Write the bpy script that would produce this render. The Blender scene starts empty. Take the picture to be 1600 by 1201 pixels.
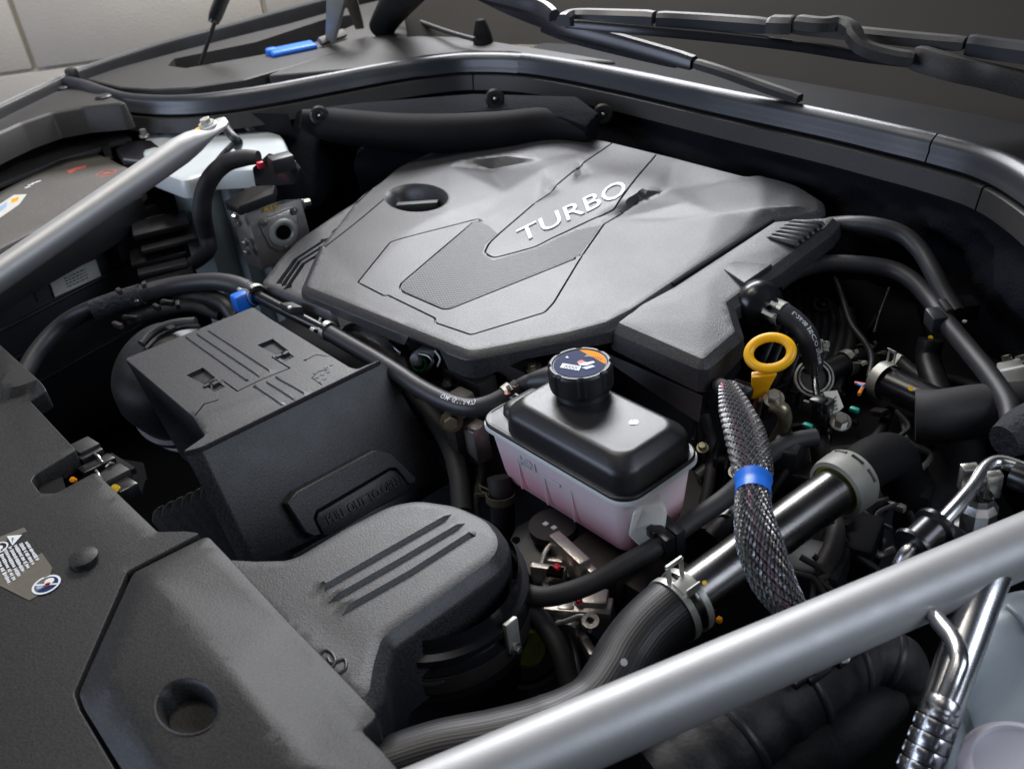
import bpy, bmesh, math, random
import numpy as np
from mathutils import Vector, Matrix, geometry
random.seed(4); rng = np.random.default_rng(4)
S = 0.01                                   # everything below is written in centimetres
scene = bpy.context.scene
col = scene.collection

# ---------------------------------------------------------------- camera
F = 1500.0
_L = Vector((-1550, 720, -F)).normalized(); YC = Vector((2012, 1207, -F)).normalized()
XC = -(_L - _L.dot(YC)*YC); XC.normalize(); ZC = XC.cross(YC)
ROT = Matrix((XC, YC, ZC))                 # camera axes -> world axes
FW = ROT @ Vector((0, 0, -1)); CAM = -FW*100
cd = bpy.data.cameras.new('camera'); cam = bpy.data.objects.new('camera', cd); col.objects.link(cam)
M4 = ROT.to_4x4(); M4.translation = CAM*S; cam.matrix_world = M4
cd.sensor_width = 36; cd.lens = F/1600*36; cd.clip_start = 0.02; cd.clip_end = 100
cd.dof.use_dof = True; cd.dof.focus_distance = 1.0; cd.dof.aperture_fstop = 9.0
scene.camera = cam

# ---------------------------------------------------------------- world and lamps (a garage: soft light from the
# roof and an added panel across the car, cool daylight from the open door in front of it)
w = bpy.data.worlds.new('World'); scene.world = w; w.use_nodes = True
bg = w.node_tree.nodes['Background']; bg.inputs[0].default_value = (0.62, 0.72, 1.0, 1); bg.inputs[1].default_value = 0.018
scene.view_settings.view_transform = 'Standard'; scene.view_settings.look = 'None'
scene.view_settings.exposure = 0.0; scene.view_settings.gamma = 1
def area(name, loc, aim, sx, sy, power, color):
    l = bpy.data.lights.new(name, 'AREA'); l.shape = 'RECTANGLE'; l.size = sx*S; l.size_y = sy*S
    l.energy = power; l.color = color
    o = bpy.data.objects.new(name, l); col.objects.link(o); o.location = Vector(loc)*S
    o.rotation_euler = (Vector(aim)-Vector(loc)).to_track_quat('-Z', 'Y').to_euler()
    return o
def front(k, side, z):      # a spot k cm ahead of the camera, on the level
    h = Vector((-.6596, .5386, 0)).normalized(); return Vector((65.96, -53.86, 0))+h*k+Vector((h.y, -h.x, 0))*side+Vector((0, 0, z))
area('sheen_light', front(275, 15, 136), (-10, 25, 0), 150, 72, 72, (0.94, 0.955, 1.0))  # unseen soft panel added for the sheen on the top faces
area('ceiling_light', (-20, -40, 260), (0, 0, 0), 160, 60, 5, (1.0, 0.96, 0.92))
area('door_light', (-150, -270, 85), (-5, 0, -5), 240, 130, 50, (0.68, 0.78, 1.0))
area('side_light', (250, 60, 150), (20, 10, 0), 150, 120, 34, (0.78, 0.86, 1.0))
area('wall_fill', front(150, -60, 200), front(300, -30, 50), 80, 80, 24, (1.0, 0.93, 0.83))  # unseen lamp added to brighten and warm the back wall

# ---------------------------------------------------------------- pixel / world helpers
def ray(px, py): return ROT @ Vector((px-800, -(py-600.5), -F))
def W(px, py, z):
    d = ray(px, py); return CAM + d*((z-CAM.z)/d.z)
def D(px, py, dist): return CAM + ray(px, py)*(dist/F)      # dist along the optical axis
def dep(p): return (p-CAM).dot(FW)
def rad(wpx, p): return wpx*dep(p)/F/2
class Frame:
    def __init__(s, O, U, V):
        s.O = O.copy(); s.U = U.normalized(); s.N = s.U.cross(V).normalized(); s.V = s.N.cross(s.U)
        if s.N.dot(CAM-O) < 0: s.N = -s.N; s.V = -s.V
    def ab(s, px, py, h=0.0):
        d = ray(px, py); O = s.O+s.N*h; t = (O-CAM).dot(s.N)/d.dot(s.N); q = CAM+d*t-s.O
        return Vector((q.dot(s.U), q.dot(s.V)))
    def w(s, a, b, h=0.0): return s.O+s.U*a+s.V*b+s.N*h
    def p(s, px, py, h=0.0): q = s.ab(px, py, h); return s.w(q.x, q.y, h)
def hframe(z): return Frame(Vector((0, 0, z)), Vector((1, 0, 0)), Vector((0, 1, 0)))
def frame3(a, b, c): return Frame(a, b-a, c-a)

# ---------------------------------------------------------------- materials
def mat(name, c, rough=0.5, metal=0.0, grain=0.0, gscale=900, spec=0.5, mottle=0.0, mscale=30, coat=0.0, trans=0.0,
        sss=0.0, ssc=None, aniso=0.0, rvar=0.0, speck=0.0, bdist=0.0004):
    m = bpy.data.materials.new(name); m.use_nodes = True; nt = m.node_tree; b = nt.nodes['Principled BSDF']
    b.inputs['Base Color'].default_value = (*c, 1); b.inputs['Roughness'].default_value = rough
    b.inputs['Metallic'].default_value = metal; b.inputs['Specular IOR Level'].default_value = spec
    b.inputs['Coat Weight'].default_value = coat; b.inputs['Coat Roughness'].default_value = 0.12
    b.inputs['Transmission Weight'].default_value = trans
    if sss:
        b.inputs['Subsurface Weight'].default_value = sss; b.inputs['Subsurface Radius'].default_value = ssc or (1, .4, .4)
        b.inputs['Subsurface Scale'].default_value = 0.01
    tc = nt.nodes.new('ShaderNodeTexCoord')
    def noise(sc, det=2):
        n = nt.nodes.new('ShaderNodeTexNoise'); n.inputs['Scale'].default_value = sc; n.inputs['Detail'].default_value = det
        nt.links.new(tc.outputs['Object'], n.inputs['Vector']); return n
    if mottle or speck:
        src = noise(mscale, 5)
        mx = nt.nodes.new('ShaderNodeMix'); mx.data_type = 'RGBA'
        mx.inputs[6].default_value = (*[x*(1-mottle) for x in c], 1); mx.inputs[7].default_value = (*[min(1, x*(1+mottle)) for x in c], 1)
        nt.links.new(src.outputs['Fac'], mx.inputs[0]); out = mx.outputs[2]
        if speck:
            n2 = noise(560, 1); r = nt.nodes.new('ShaderNodeMapRange'); r.inputs[1].default_value = .35; r.inputs[2].default_value = .65
            r.inputs[3].default_value = 1-speck; r.inputs[4].default_value = 1+speck
            nt.links.new(n2.outputs['Fac'], r.inputs[0])
            m2 = nt.nodes.new('ShaderNodeVectorMath'); m2.operation = 'SCALE'
            nt.links.new(out, m2.inputs[0]); nt.links.new(r.outputs[0], m2.inputs['Scale']); out = m2.outputs[0]
        nt.links.new(out, b.inputs['Base Color'])
    if rvar:
        n = noise(mscale*1.7, 6); r = nt.nodes.new('ShaderNodeMapRange')
        r.inputs[3].default_value = max(.03, rough-rvar); r.inputs[4].default_value = min(1, rough+rvar)
        nt.links.new(n.outputs['Fac'], r.inputs[0]); nt.links.new(r.outputs[0], b.inputs['Roughness'])
    if grain:
        n = noise(gscale, 3); bp = nt.nodes.new('ShaderNodeBump'); bp.inputs['Strength'].default_value = grain
        bp.inputs['Distance'].default_value = bdist; nt.links.new(n.outputs['Fac'], bp.inputs['Height'])
        nt.links.new(bp.outputs[0], b.inputs['Normal'])
    return m
def uvlines(m, freq, strength, axis=1, dist=.0006):
    """fine moulded lines along or across a hose"""
    nt = m.node_tree; b = nt.nodes['Principled BSDF']; uv = nt.nodes.new('ShaderNodeUVMap'); sep = nt.nodes.new('ShaderNodeSeparateXYZ')
    nt.links.new(uv.outputs[0], sep.inputs[0]); mu = nt.nodes.new('ShaderNodeMath'); mu.operation = 'MULTIPLY'; mu.inputs[1].default_value = freq
    nt.links.new(sep.outputs[axis], mu.inputs[0]); si = nt.nodes.new('ShaderNodeMath'); si.operation = 'SINE'; nt.links.new(mu.outputs[0], si.inputs[0])
    bp = nt.nodes.new('ShaderNodeBump'); bp.inputs['Strength'].default_value = strength; bp.inputs['Distance'].default_value = dist
    nt.links.new(si.outputs[0], bp.inputs['Height']); nt.links.new(bp.outputs[0], b.inputs['Normal']); return m
K = {}
K['cover'] = mat('cover_plastic', (.026, .026, .029), .43, grain=.6, gscale=520, mottle=.12, mscale=14, speck=.5, rvar=.03, spec=.55)
K['inlay'] = mat('ribbed_inlay_plastic', (.036, .037, .041), .43, mottle=.1, mscale=14)
K['box'] = mat('airbox_plastic', (.026, .0265, .029), .46, grain=.55, gscale=520, mottle=.12, mscale=20, speck=.5, rvar=.05)
K['slam'] = mat('radiator_cover_plastic', (.016, .0155, .015), .52, grain=.6, gscale=520, mottle=.12, mscale=15, speck=.5, rvar=.015, spec=.4)
K['black'] = mat('black_plastic', (.016, .016, .018), .42, grain=.3, mottle=.3)
K['gloss'] = mat('gloss_black_plastic', (.010, .010, .012), .27, grain=.12, mottle=.2, spec=.6)
K['lid'] = mat('reservoir_lid_plastic', (.018, .018, .020), .34, grain=.5, gscale=1200, mottle=.2, spec=.6)
K['dark'] = mat('matt_black_plastic', (.008, .008, .009), .7, mottle=.4, spec=.12)  # near-black matt finish shared by many parts
K['rubber'] = mat('hose_rubber', (.030, .030, .034), .46, grain=.35, gscale=700, mottle=.2, mscale=40)
K['rubber2'] = mat('matt_rubber', (.022, .021, .022), .62, grain=.5, gscale=700, mottle=.3, mscale=40)
K['ribrub'] = uvlines(mat('ribbed_rubber', (.020, .019, .021), .42, mottle=.25, mscale=35), 380, .10)
K['seal'] = mat('seal_rubber', (.030, .033, .040), .36, grain=.3, gscale=600, mottle=.15, mscale=30, spec=.6)
K['trim'] = mat('grey_trim_plastic', (.022, .021, .020), .52, grain=.5, mottle=.15, mscale=20, speck=.3)
K['felt'] = mat('insulation_felt', (.008, .009, .013), .95, grain=1, gscale=350, mottle=.6, mscale=18, spec=.15, bdist=.002)
K['body'] = mat('inner_wing_plastic', (.10, .092, .083), .6, grain=.5, mottle=.2, mscale=15, speck=.3)
K['bar'] = mat('satin_silver_paint', (.40, .40, .40), .5, metal=.5, grain=.2, gscale=700, mottle=.07, mscale=45, rvar=.05)
K['steel'] = mat('zinc_steel', (.50, .49, .45), .30, metal=.9, mottle=.25, mscale=120, rvar=.1)
K['clamp'] = mat('clamp_steel', (.52, .52, .47), .42, metal=.55, mottle=.2, mscale=150, rvar=.08)
K['clampd'] = mat('yellow_zinc_steel', (.30, .27, .18), .38, metal=.8, mottle=.3, mscale=120)
K['alu'] = mat('bright_aluminium', (.62, .62, .63), .27, metal=1, grain=.1, mottle=.06, rvar=.07)
K['cast'] = mat('cast_aluminium', (.58, .54, .50), .36, metal=.8, grain=1, gscale=420, mottle=.3, mscale=50, rvar=.1)
K['castd'] = mat('dark_casting', (.045, .038, .036), .6, metal=.4, grain=1, gscale=300, mottle=.5, mscale=40)  # much darker and browner than the bare cast aluminium
K['pipe'] = mat('dark_chrome_pipe', (.16, .155, .15), .28, metal=1, grain=.15, gscale=500, mottle=.25, mscale=20, rvar=.08)
K['white'] = mat('white_paint', (.48, .52, .53), .38, mottle=.06, grain=.1, coat=.3)
K['towerside'] = mat('shaded_white_paint', (.36, .42, .43), .42, mottle=.1, coat=.2)  # the tower's white paint, with the shade on its sides put into the colour
K['wplastic'] = mat('natural_plastic', (.90, .87, .80), .4, sss=.3, ssc=(1, .9, .7))
K['ring'] = mat('grey_plastic_ring', (.26, .26, .23), .5, grain=.3, mottle=.15)
K['olive'] = mat('olive_seal', (.22, .22, .02), .4)
K['yellow'] = mat('yellow_plastic', (.95, .48, .008), .33, mottle=.06, mscale=60, sss=.15, ssc=(1, .5, .1), spec=.5)
K['orange'] = mat('orange_print', (.90, .30, .01), .7, spec=.15)
K['ypaint'] = mat('yellow_marking', (.80, .50, .01), .5)
K['red'] = mat('red_print', (.55, .03, .03), .5)
K['redtab'] = mat('red_tab', (.75, .02, .05), .35)
K['redfade'] = mat('faded_red_print', (.42, .10, .07), .6, mottle=.3, mscale=300)
K['green'] = mat('green_plastic', (.02, .55, .16), .35)
K['teal'] = mat('teal_plastic', (.01, .30, .24), .4)
K['blue'] = mat('blue_tape', (.015, .16, .70), .38, grain=.2, gscale=300, mottle=.1, mscale=60)
K['print'] = mat('white_print', (.72, .74, .76), .5)
K['pbg'] = mat('label_backing', (.14, .125, .10), .35, mottle=.15, mscale=120)
K['navy'] = mat('navy_label', (.012, .025, .09), .6, spec=.12)
K['lblue'] = mat('pale_blue_print', (.30, .42, .62), .4)
K['label'] = mat('white_label', (.55, .55, .50), .5, mottle=.1, mscale=200)
K['ink'] = mat('black_ink', (.02, .02, .02), .5)
K['tank'] = mat('pink_translucent_tank', (.92, .60, .68), .38, mottle=.05, mscale=12, sss=.75, ssc=(1.2, .45, .6), spec=.5)
nt_ = K['tank'].node_tree; tc_ = nt_.nodes.new('ShaderNodeTexCoord'); sp_ = nt_.nodes.new('ShaderNodeSeparateXYZ'); nt_.links.new(tc_.outputs['Object'], sp_.inputs[0])
mr_ = nt_.nodes.new('ShaderNodeMapRange'); mr_.inputs[1].default_value = .0; mr_.inputs[2].default_value = .055; nt_.links.new(sp_.outputs[2], mr_.inputs[0])
ns_ = nt_.nodes.new('ShaderNodeTexNoise'); ns_.inputs['Scale'].default_value = 14; nt_.links.new(tc_.outputs['Object'], ns_.inputs['Vector'])
ad_ = nt_.nodes.new('ShaderNodeMath'); ad_.operation = 'MULTIPLY_ADD'; ad_.inputs[1].default_value = .5; nt_.links.new(ns_.outputs['Fac'], ad_.inputs[0]); nt_.links.new(mr_.outputs[0], ad_.inputs[2])
cr_ = nt_.nodes.new('ShaderNodeValToRGB'); cr_.color_ramp.elements[0].color = (.98, .44, .52, 1); cr_.color_ramp.elements[1].color = (1.0, .78, .82, 1); cr_.color_ramp.elements[0].position = .15; cr_.color_ramp.elements[1].position = 1.0
nt_.links.new(ad_.outputs[0], cr_.inputs[0]); nt_.links.new(cr_.outputs[0], nt_.nodes['Principled BSDF'].inputs['Base Color'])     # pink coolant seen through milky plastic
K['rim'] = mat('milky_white_flange', (.78, .82, .82), .35, sss=.4, ssc=(1, 1, 1))
K['washer'] = mat('milky_blue_tank', (.42, .47, .50), .35, sss=.5, ssc=(1, 1, 1), mottle=.08)
K['purple'] = mat('milky_lilac_plastic', (.40, .39, .44), .4, sss=.4, ssc=(1, 1, 1))
K['glass'] = mat('windscreen_glass', (.022, .020, .017), .8, mottle=.3, mscale=3, spec=.03)  # brown base colour stands in for the garage reflected in the glass
K['silver'] = mat('silver_letters', (.34, .34, .35), .5, metal=.35, grain=.1)
K['paint'] = mat('grey_car_paint', (.30, .30, .29), .3, metal=.5, coat=.6)
K['copper'] = mat('copper_wire', (.6, .2, .1), .35, metal=.8)
K['braid'] = mat('dark_braid_filament', (.012, .012, .014), .35)
K['braid2'] = mat('silver_braid_filament', (.26, .26, .28), .28, metal=.5)
K['wire'] = [mat('wire_'+n, c, .4) for n, c in (('black', (.02,.02,.02)), ('pink', (.7,.15,.25)), ('green', (.05,.4,.15)), ('yellow', (.7,.5,.05)), ('blue', (.05,.15,.5)), ('orange', (.8,.25,.03)), ('white', (.6,.6,.6)))]
K['foam'] = mat('coarse_foam', (.02, .02, .028), .8, grain=1, gscale=160, mottle=.8, mscale=150, bdist=.004)
K['leather'] = mat('vinyl_wrap', (.007, .0065, .0075), .6, grain=.6, gscale=90, mottle=.3, mscale=20, bdist=.002)
K['hole'] = mat('deep_black', (.003, .003, .003), .9, spec=.05)

# ---------------------------------------------------------------- object helpers
def link(name, me, parent=None, loc=None):
    o = bpy.data.objects.new(name, me); col.objects.link(o)
    if parent is not None: o.parent = parent
    if loc is not None: o.location = loc
    return o
def tag(o, label=None, cat=None, group=None, kind=None):
    if label: o['label'] = label
    if cat: o['category'] = cat
    if group: o['group'] = group
    if kind: o['kind'] = kind
    return o
def thing(name, label, cat, at, group=None):
    o = link(name, None); o.location = Vector(at)*S; o.empty_display_size = .02
    return tag(o, label, cat, group)
class Mesh:
    def __init__(s): s.v = []; s.f = []; s.uv = []; s.hasuv = False
    def add(s, vs, fs, uvs=None):
        n = len(s.v); s.v += [tuple(x) for x in vs]; s.f += [tuple(i+n for i in f) for f in fs]
        if uvs: s.hasuv = True
        s.uv += uvs if uvs else [None]*len(fs)
        return s
    def build(s, name, m, parent=None, smooth=35, bevel=0, seg=2, label=None):
        # origin: the parent's place, or the mesh's own centre; sub-parts sit at their parent's origin
        if parent is not None:
            org = Vector((0, 0, 0)); q = parent
            while q is not None: org += Vector(q.location); q = q.parent
            org = org/S
        else:
            a = np.array(s.v); org = Vector(a.mean(0)); org.z = a[:, 2].min()
        me = bpy.data.meshes.new(name)
        me.from_pydata([((x-org.x)*S, (y-org.y)*S, (z-org.z)*S) for x, y, z in s.v], [], s.f)
        if s.hasuv:
            ul = me.uv_layers.new(name='UVMap'); i = 0
            for poly, u in zip(me.polygons, s.uv):
                for k, li in enumerate(poly.loop_indices):
                    if u: ul.data[li].uv = u[k]
        if bevel:
            bm = bmesh.new(); bm.from_mesh(me)
            bmesh.ops.remove_doubles(bm, verts=bm.verts, dist=1e-6)
            bmesh.ops.recalc_face_normals(bm, faces=bm.faces)
            es = [e for e in bm.edges if len(e.link_faces) == 2 and e.calc_face_angle(0) > math.radians(25)]
            bmesh.ops.bevel(bm, geom=es, offset=bevel*S, segments=seg, affect='EDGES', profile=.5, clamp_overlap=True)
            bm.to_mesh(me); bm.free()
        else:
            bm = bmesh.new(); bm.from_mesh(me); bmesh.ops.recalc_face_normals(bm, faces=bm.faces); bm.to_mesh(me); bm.free()
        me.materials.append(m)
        if smooth:
            me.shade_smooth(); me.set_sharp_from_angle(angle=math.radians(smooth))
        o = link(name, me, parent, None if parent is not None else Vector(org)*S)
        if label: o['label'] = label
        return o
def arr(parent): pass
def hexa(c8):
    return c8, [(0,1,2,3), (4,5,6,7), (0,1,5,4), (1,2,6,5), (2,3,7,6), (3,0,4,7)]
def obox(c, ax, ay, az, sx, sy, sz):
    """box centred on c along three axes"""
    c = Vector(c); ax = ax.normalized()*sx/2; ay = ay.normalized()*sy/2; az = az.normalized()*sz/2
    v = [c+ax*i+ay*j-az for i, j in ((-1,-1),(1,-1),(1,1),(-1,1))]+[c+ax*i+ay*j+az for i, j in ((-1,-1),(1,-1),(1,1),(-1,1))]
    return hexa(v)
def slab(pts, down):
    """solid under an outline of world points"""
    n = len(pts); d = Vector(down); v = list(pts)+[p+d for p in pts]
    f = [tuple(range(n)), tuple(range(2*n-1, n-1, -1))]+[(i, (i+1) % n, (i+1) % n+n, i+n) for i in range(n)]
    return v, f
def loft(rings, close=True, cap0=True, cap1=True):
    n = len(rings[0]); v = [p for r in rings for p in r]; f = []
    for k in range(len(rings)-1):
        for i in range(n if close else n-1):
            j = (i+1) % n; f.append((k*n+i, k*n+j, (k+1)*n+j, (k+1)*n+i))
    if cap0: f.append(tuple(range(n)))
    if cap1: f.append(tuple(range((len(rings)-1)*n, len(rings)*n)))
    return v, f
def smoothpath(pts, n=8, rs=None):
    P = [Vector(p) for p in pts]; out = []; ro = []
    Q = [P[0]*2-P[1]]+P+[P[-1]*2-P[-2]]
    R = None
    if rs is not None: R = [rs[0]]+list(rs)+[rs[-1]]
    for i in range(1, len(Q)-2):
        a, b, c, d = Q[i-1:i+3]
        for k in range(n):
            t = k/n; out.append(.5*((2*b)+(c-a)*t+(2*a-5*b+4*c-d)*t*t+(3*b-a-3*c+d)*t**3))
            if R: ro.append(R[i]*(1-t)+R[i+1]*t)
    out.append(P[-1]); 
    if R: ro.append(rs[-1]); return out, ro
    return out
def frames(path, up=None):
    T = []
    for i in range(len(path)):
        a = path[max(0, i-1)]; b = path[min(len(path)-1, i+1)]; T.append((b-a).normalized())
    n = (up or Vector((0, 0, 1))); n = (n-T[0]*n.dot(T[0]))
    if n.length < 1e-3: n = Vector((0, 1, 0)); n = n-T[0]*n.dot(T[0])
    n.normalize(); N = [n]
    for i in range(1, len(path)):
        n = N[-1]-T[i]*N[-1].dot(T[i]); n.normalize(); N.append(n)
    return T, N, [t.cross(n) for t, n in zip(T, N)]
def tubemesh(path, r, seg=20, cap=True, squash=1.0):
    T, N, B = frames(path); rs = r if isinstance(r, (list, tuple)) else [r]*len(path)
    s = 0; v = []; uvs = []; f = []; ln = [0]
    for i in range(1, len(path)): ln.append(ln[-1]+(path[i]-path[i-1]).length)
    for i, p in enumerate(path):
        for k in range(seg):
            a = 2*math.pi*k/seg; v.append(p+(N[i]*math.cos(a)*squash+B[i]*math.sin(a))*rs[i])
    for i in range(len(path)-1):
        for k in range(seg):
            j = (k+1) % seg; f.append((i*seg+k, i*seg+j, (i+1)*seg+j, (i+1)*seg+k))
            uvs.append([(ln[i]/10, k/seg), (ln[i]/10, (k+1)/seg), (ln[i+1]/10, (k+1)/seg), (ln[i+1]/10, k/seg)])
    if cap:
        f.append(tuple(range(seg))[::-1]); uvs.append([(0, 0)]*seg); f.append(tuple(range(len(path)*seg-seg, len(path)*seg))); uvs.append([(0, 0)]*seg)
    return v, f, uvs
def tube(name, pts, r, m, parent=None, seg=20, n=8, smooth=40, sp=True, label=None):
    if isinstance(r, (list, tuple)): path, rr = smoothpath(pts, n, r)
    else: path = smoothpath(pts, n) if sp else [Vector(p) for p in pts]; rr = r
    M = Mesh(); M.add(*tubemesh(path, rr, seg)); return M.build(name, m, parent, smooth, label=label)
def lathemesh(prof, c, axis, seg=32, a0=0, a1=2*math.pi, up=None):
    ax = Vector(axis).normalized(); u = up or Vector((0, 0, 1)); u = u-ax*u.dot(ax)
    if u.length < 1e-3: u = Vector((1, 0, 0)); u = u-ax*u.dot(ax)
    u.normalize(); w_ = ax.cross(u); full = abs(a1-a0-2*math.pi) < 1e-6; n = seg if full else seg+1
    rings = [[Vector(c)+ax*t+(u*math.cos(a0+(a1-a0)*k/seg)+w_*math.sin(a0+(a1-a0)*k/seg))*r for k in range(n)] for r, t in prof]
    return loft(rings, full, False, False)
def lathe(name, prof, c, axis, m, parent=None, seg=36, smooth=35, **k):
    M = Mesh(); M.add(*lathemesh(prof, c, axis, seg, **k)); return M.build(name, m, parent, smooth)
def bolt(c, axis, r, h, parent, m=None, name='bolt'):
    """hex head over a washer"""
    c = Vector(c); ax = Vector(axis).normalized(); m = m or K['steel']; M = Mesh()
    M.add(*lathemesh([(0.01, 0), (r*1.45, 0), (r*1.5, h*.12), (r*1.45, h*.25), (.01, h*.25)], c, ax, 20))
    M.add(*lathemesh([(r, h*.25), (r, h*.9), (r*.85, h), (.01, h)], c, ax, 6))
    if parent is None: return M.build(name, m, None, 30)
    return M.build(name, m, parent, 30)
def onepx(px, py, fr, h=0): return fr.p(px, py, h)

# sheet moulded over an outline: facets from control points, grooves, recesses and a skirt
def fillet(P, r, n=4):
    out = []; N = len(P)
    for i in range(N):
        p = P[i]; a = P[i-1]; b = P[(i+1) % N]; ri = p[3] if len(p) > 3 and p[3] is not None else r
        va = Vector((a[0]-p[0], a[1]-p[1])); vb = Vector((b[0]-p[0], b[1]-p[1])); la, lb = va.length, vb.length
        if ri <= 0 or la < 1e-4 or lb < 1e-4 or abs(va.angle(vb)-math.pi) < .12: out.append(tuple(p[:3])); continue
        t = min(ri, la*.45, lb*.45); q = Vector((p[0], p[1])); A = q+va/la*t; B = q+vb/lb*t
        for k in range(n+1):
            s = k/n; c = A*(1-s)**2+q*2*s*(1-s)+B*s*s; out.append((c.x, c.y, p[2]))
    return out
def inpoly(X, Y, poly):
    r = np.zeros(X.shape, bool); n = len(poly)
    for i in range(n):
        x0, y0 = poly[i][:2]; x1, y1 = poly[(i+1) % n][:2]
        if y0 == y1: continue
        c = ((y0 > Y) != (y1 > Y)) & (X < (x1-x0)*(Y-y0)/(y1-y0)+x0); r ^= c
    return r
def dist_poly(X, Y, pl):
    d = np.full(X.shape, 1e9)
    for (x0, y0), (x1, y1) in zip(pl[:-1], pl[1:]):
        dx, dy = x1-x0, y1-y0; L = dx*dx+dy*dy+1e-12; t = np.clip(((X-x0)*dx+(Y-y0)*dy)/L, 0, 1)
        d = np.minimum(d, np.hypot(X-x0-t*dx, Y-y0-t*dy))
    return d
def panel(name, fr, outline, m, parent=None, ctrl=(), edges=(), grooves=(), recess=(), holes=(), grid=.8, sigma=.35,
          rnd=.6, skirt=((.0, 0), (.25, .12), (.35, .45), (.4, 2.0)), drops=None, smooth=30, cell=.2, label=None, only=None, Hx=None):
    oh = [(*fr.ab(o[0], o[1], o[2] if len(o) > 2 else 0), (o[2] if len(o) > 2 else 0), (o[3] if len(o) > 3 else None)) for o in outline]
    ch = [(*fr.ab(*c), c[2] if len(c) > 2 else 0) for c in ctrl]
    # stage one: facets
    v1 = [Vector(p[:2]) for p in oh]+[Vector(c[:2]) for c in ch]; h1 = [p[2] for p in oh]+[c[2] for c in ch]; n0 = len(oh)
    e1 = [(i, (i+1) % n0) for i in range(n0)]+[(a+n0, b+n0) for a, b in edges]
    rv, re, rf, ov, oe, of = geometry.delaunay_2d_cdt(v1, e1, [], 0, 1e-5)
    hv = []
    for i, o in enumerate(ov):
        if o: hv.append(h1[o[0]])
        else:
            p = rv[i]; ww = [(1/((p-q).length+1e-4)**2, h) for q, h in zip(v1, h1)]; hv.append(sum(a*b for a, b in ww)/sum(a for a, b in ww))
    A = np.array([[p.x, p.y] for p in rv]); mn = A.min(0)-2; mx = A.max(0)+2
    nx, ny = [int(x) for x in np.ceil((mx-mn)/cell)]
    gx, gy = np.meshgrid(mn[0]+np.arange(nx)*cell, mn[1]+np.arange(ny)*cell, indexing='ij')
    H = np.zeros((nx, ny)); Wt = np.zeros((nx, ny)); hv = np.array(hv)
    for t in rf:
        if len(t) != 3: continue
        (x0, y0), (x1, y1), (x2, y2) = A[list(t)]; det = (y1-y2)*(x0-x2)+(x2-x1)*(y0-y2)
        if abs(det) < 1e-9: continue
        i0 = max(0, int((min(x0,x1,x2)-mn[0])/cell)); i1 = min(nx, int((max(x0,x1,x2)-mn[0])/cell)+2)
        j0 = max(0, int((min(y0,y1,y2)-mn[1])/cell)); j1 = min(ny, int((max(y0,y1,y2)-mn[1])/cell)+2)
        X = gx[i0:i1, j0:j1]; Y = gy[i0:i1, j0:j1]
        l0 = ((y1-y2)*(X-x2)+(x2-x1)*(Y-y2))/det; l1 = ((y2-y0)*(X-x2)+(x0-x2)*(Y-y2))/det; l2 = 1-l0-l1
        k = (l0 >= -1e-6) & (l1 >= -1e-6) & (l2 >= -1e-6); hh = l0*hv[t[0]]+l1*hv[t[1]]+l2*hv[t[2]]
        H[i0:i1, j0:j1][k] = hh[k]; Wt[i0:i1, j0:j1][k] = 1
    if sigma > 0 or True:
        s = max(1, int(round(max(sigma, .01)/cell)))
        for _ in range(0 if sigma < .01 else 1 if sigma < .21 else 3):
            for ax in (0, 1):
                a = np.zeros_like(H); b = np.zeros_like(H)
                for k in range(-s, s+1): a += np.roll(H*Wt, k, ax); b += np.roll(Wt, k, ax)
                H = np.where(b > 0, a/np.maximum(b, 1e-9), 0); Wt = (b > 0).astype(float)
    def hs(x, y):
        i = np.clip((np.asarray(x)-mn[0])/cell, 0, nx-1.001); j = np.clip((np.asarray(y)-mn[1])/cell, 0, ny-1.001)
        i0 = i.astype(int); j0 = j.astype(int); u = i-i0; v = j-j0
        return H[i0, j0]*(1-u)*(1-v)+H[i0+1, j0]*u*(1-v)+H[i0, j0+1]*(1-u)*v+H[i0+1, j0+1]*u*v
    # stage two: final outline, features, grid
    ol = fillet([(p[0], p[1], i, p[3]) for i, p in enumerate(oh)], rnd)
    dense = []
    for i in range(len(ol)):
        a = ol[i]; b = ol[(i+1) % len(ol)]; L = math.hypot(b[0]-a[0], b[1]-a[1]); k = max(1, int(L/1.2))
        for q in range(k):
            t = q/k; dense.append((a[0]*(1-t)+b[0]*t, a[1]*(1-t)+b[1]*t, a[2] if t < .5 else b[2], a[2], b[2], t))
    V = []; E = []; drop = []
    for d in dense: V.append((d[0], d[1])); drop.append(0)
    n0 = len(V); E += [(i, (i+1) % n0) for i in range(n0)]
    poly = [(d[0], d[1]) for d in dense]; recp = []
    sample = lambda p: float(hs(p[0], p[1]))
    block = []
    def px2ab(q): 
        a = fr.ab(q[0], q[1], 0)
        for _ in range(3): a = fr.ab(q[0], q[1], sample(a))
        return (a.x, a.y)
    def dens(pl, st=.8):
        o = []
        for a, b in zip(pl[:-1], pl[1:]):
            k = max(1, int(math.hypot(b[0]-a[0], b[1]-a[1])/st))
            for q in range(k): o.append((a[0]+(b[0]-a[0])*q/k, a[1]+(b[1]-a[1])*q/k))
        return o+[pl[-1]]
    def offs(pl, w, closed=False):
        o = []; n = len(pl)
        for i in range(n):
            a = Vector(pl[i-1] if (i > 0 or closed) else pl[i]); b = Vector(pl[(i+1) % n] if (i < n-1 or closed) else pl[i]); c = Vector(pl[i])
            t1 = (c-a); t2 = (b-c)
            if t1.length < 1e-6: t1 = t2
            if t2.length < 1e-6: t2 = t1
            t1.normalize(); t2.normalize(); t = (t1+t2)
            if t.length < 1e-6: t = t1
            t.normalize(); nn = Vector((-t.y, t.x)); s = w/max(.5, nn.dot(Vector((-t1.y, t1.x)))); o.append((c.x+nn.x*s, c.y+nn.y*s))
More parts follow.
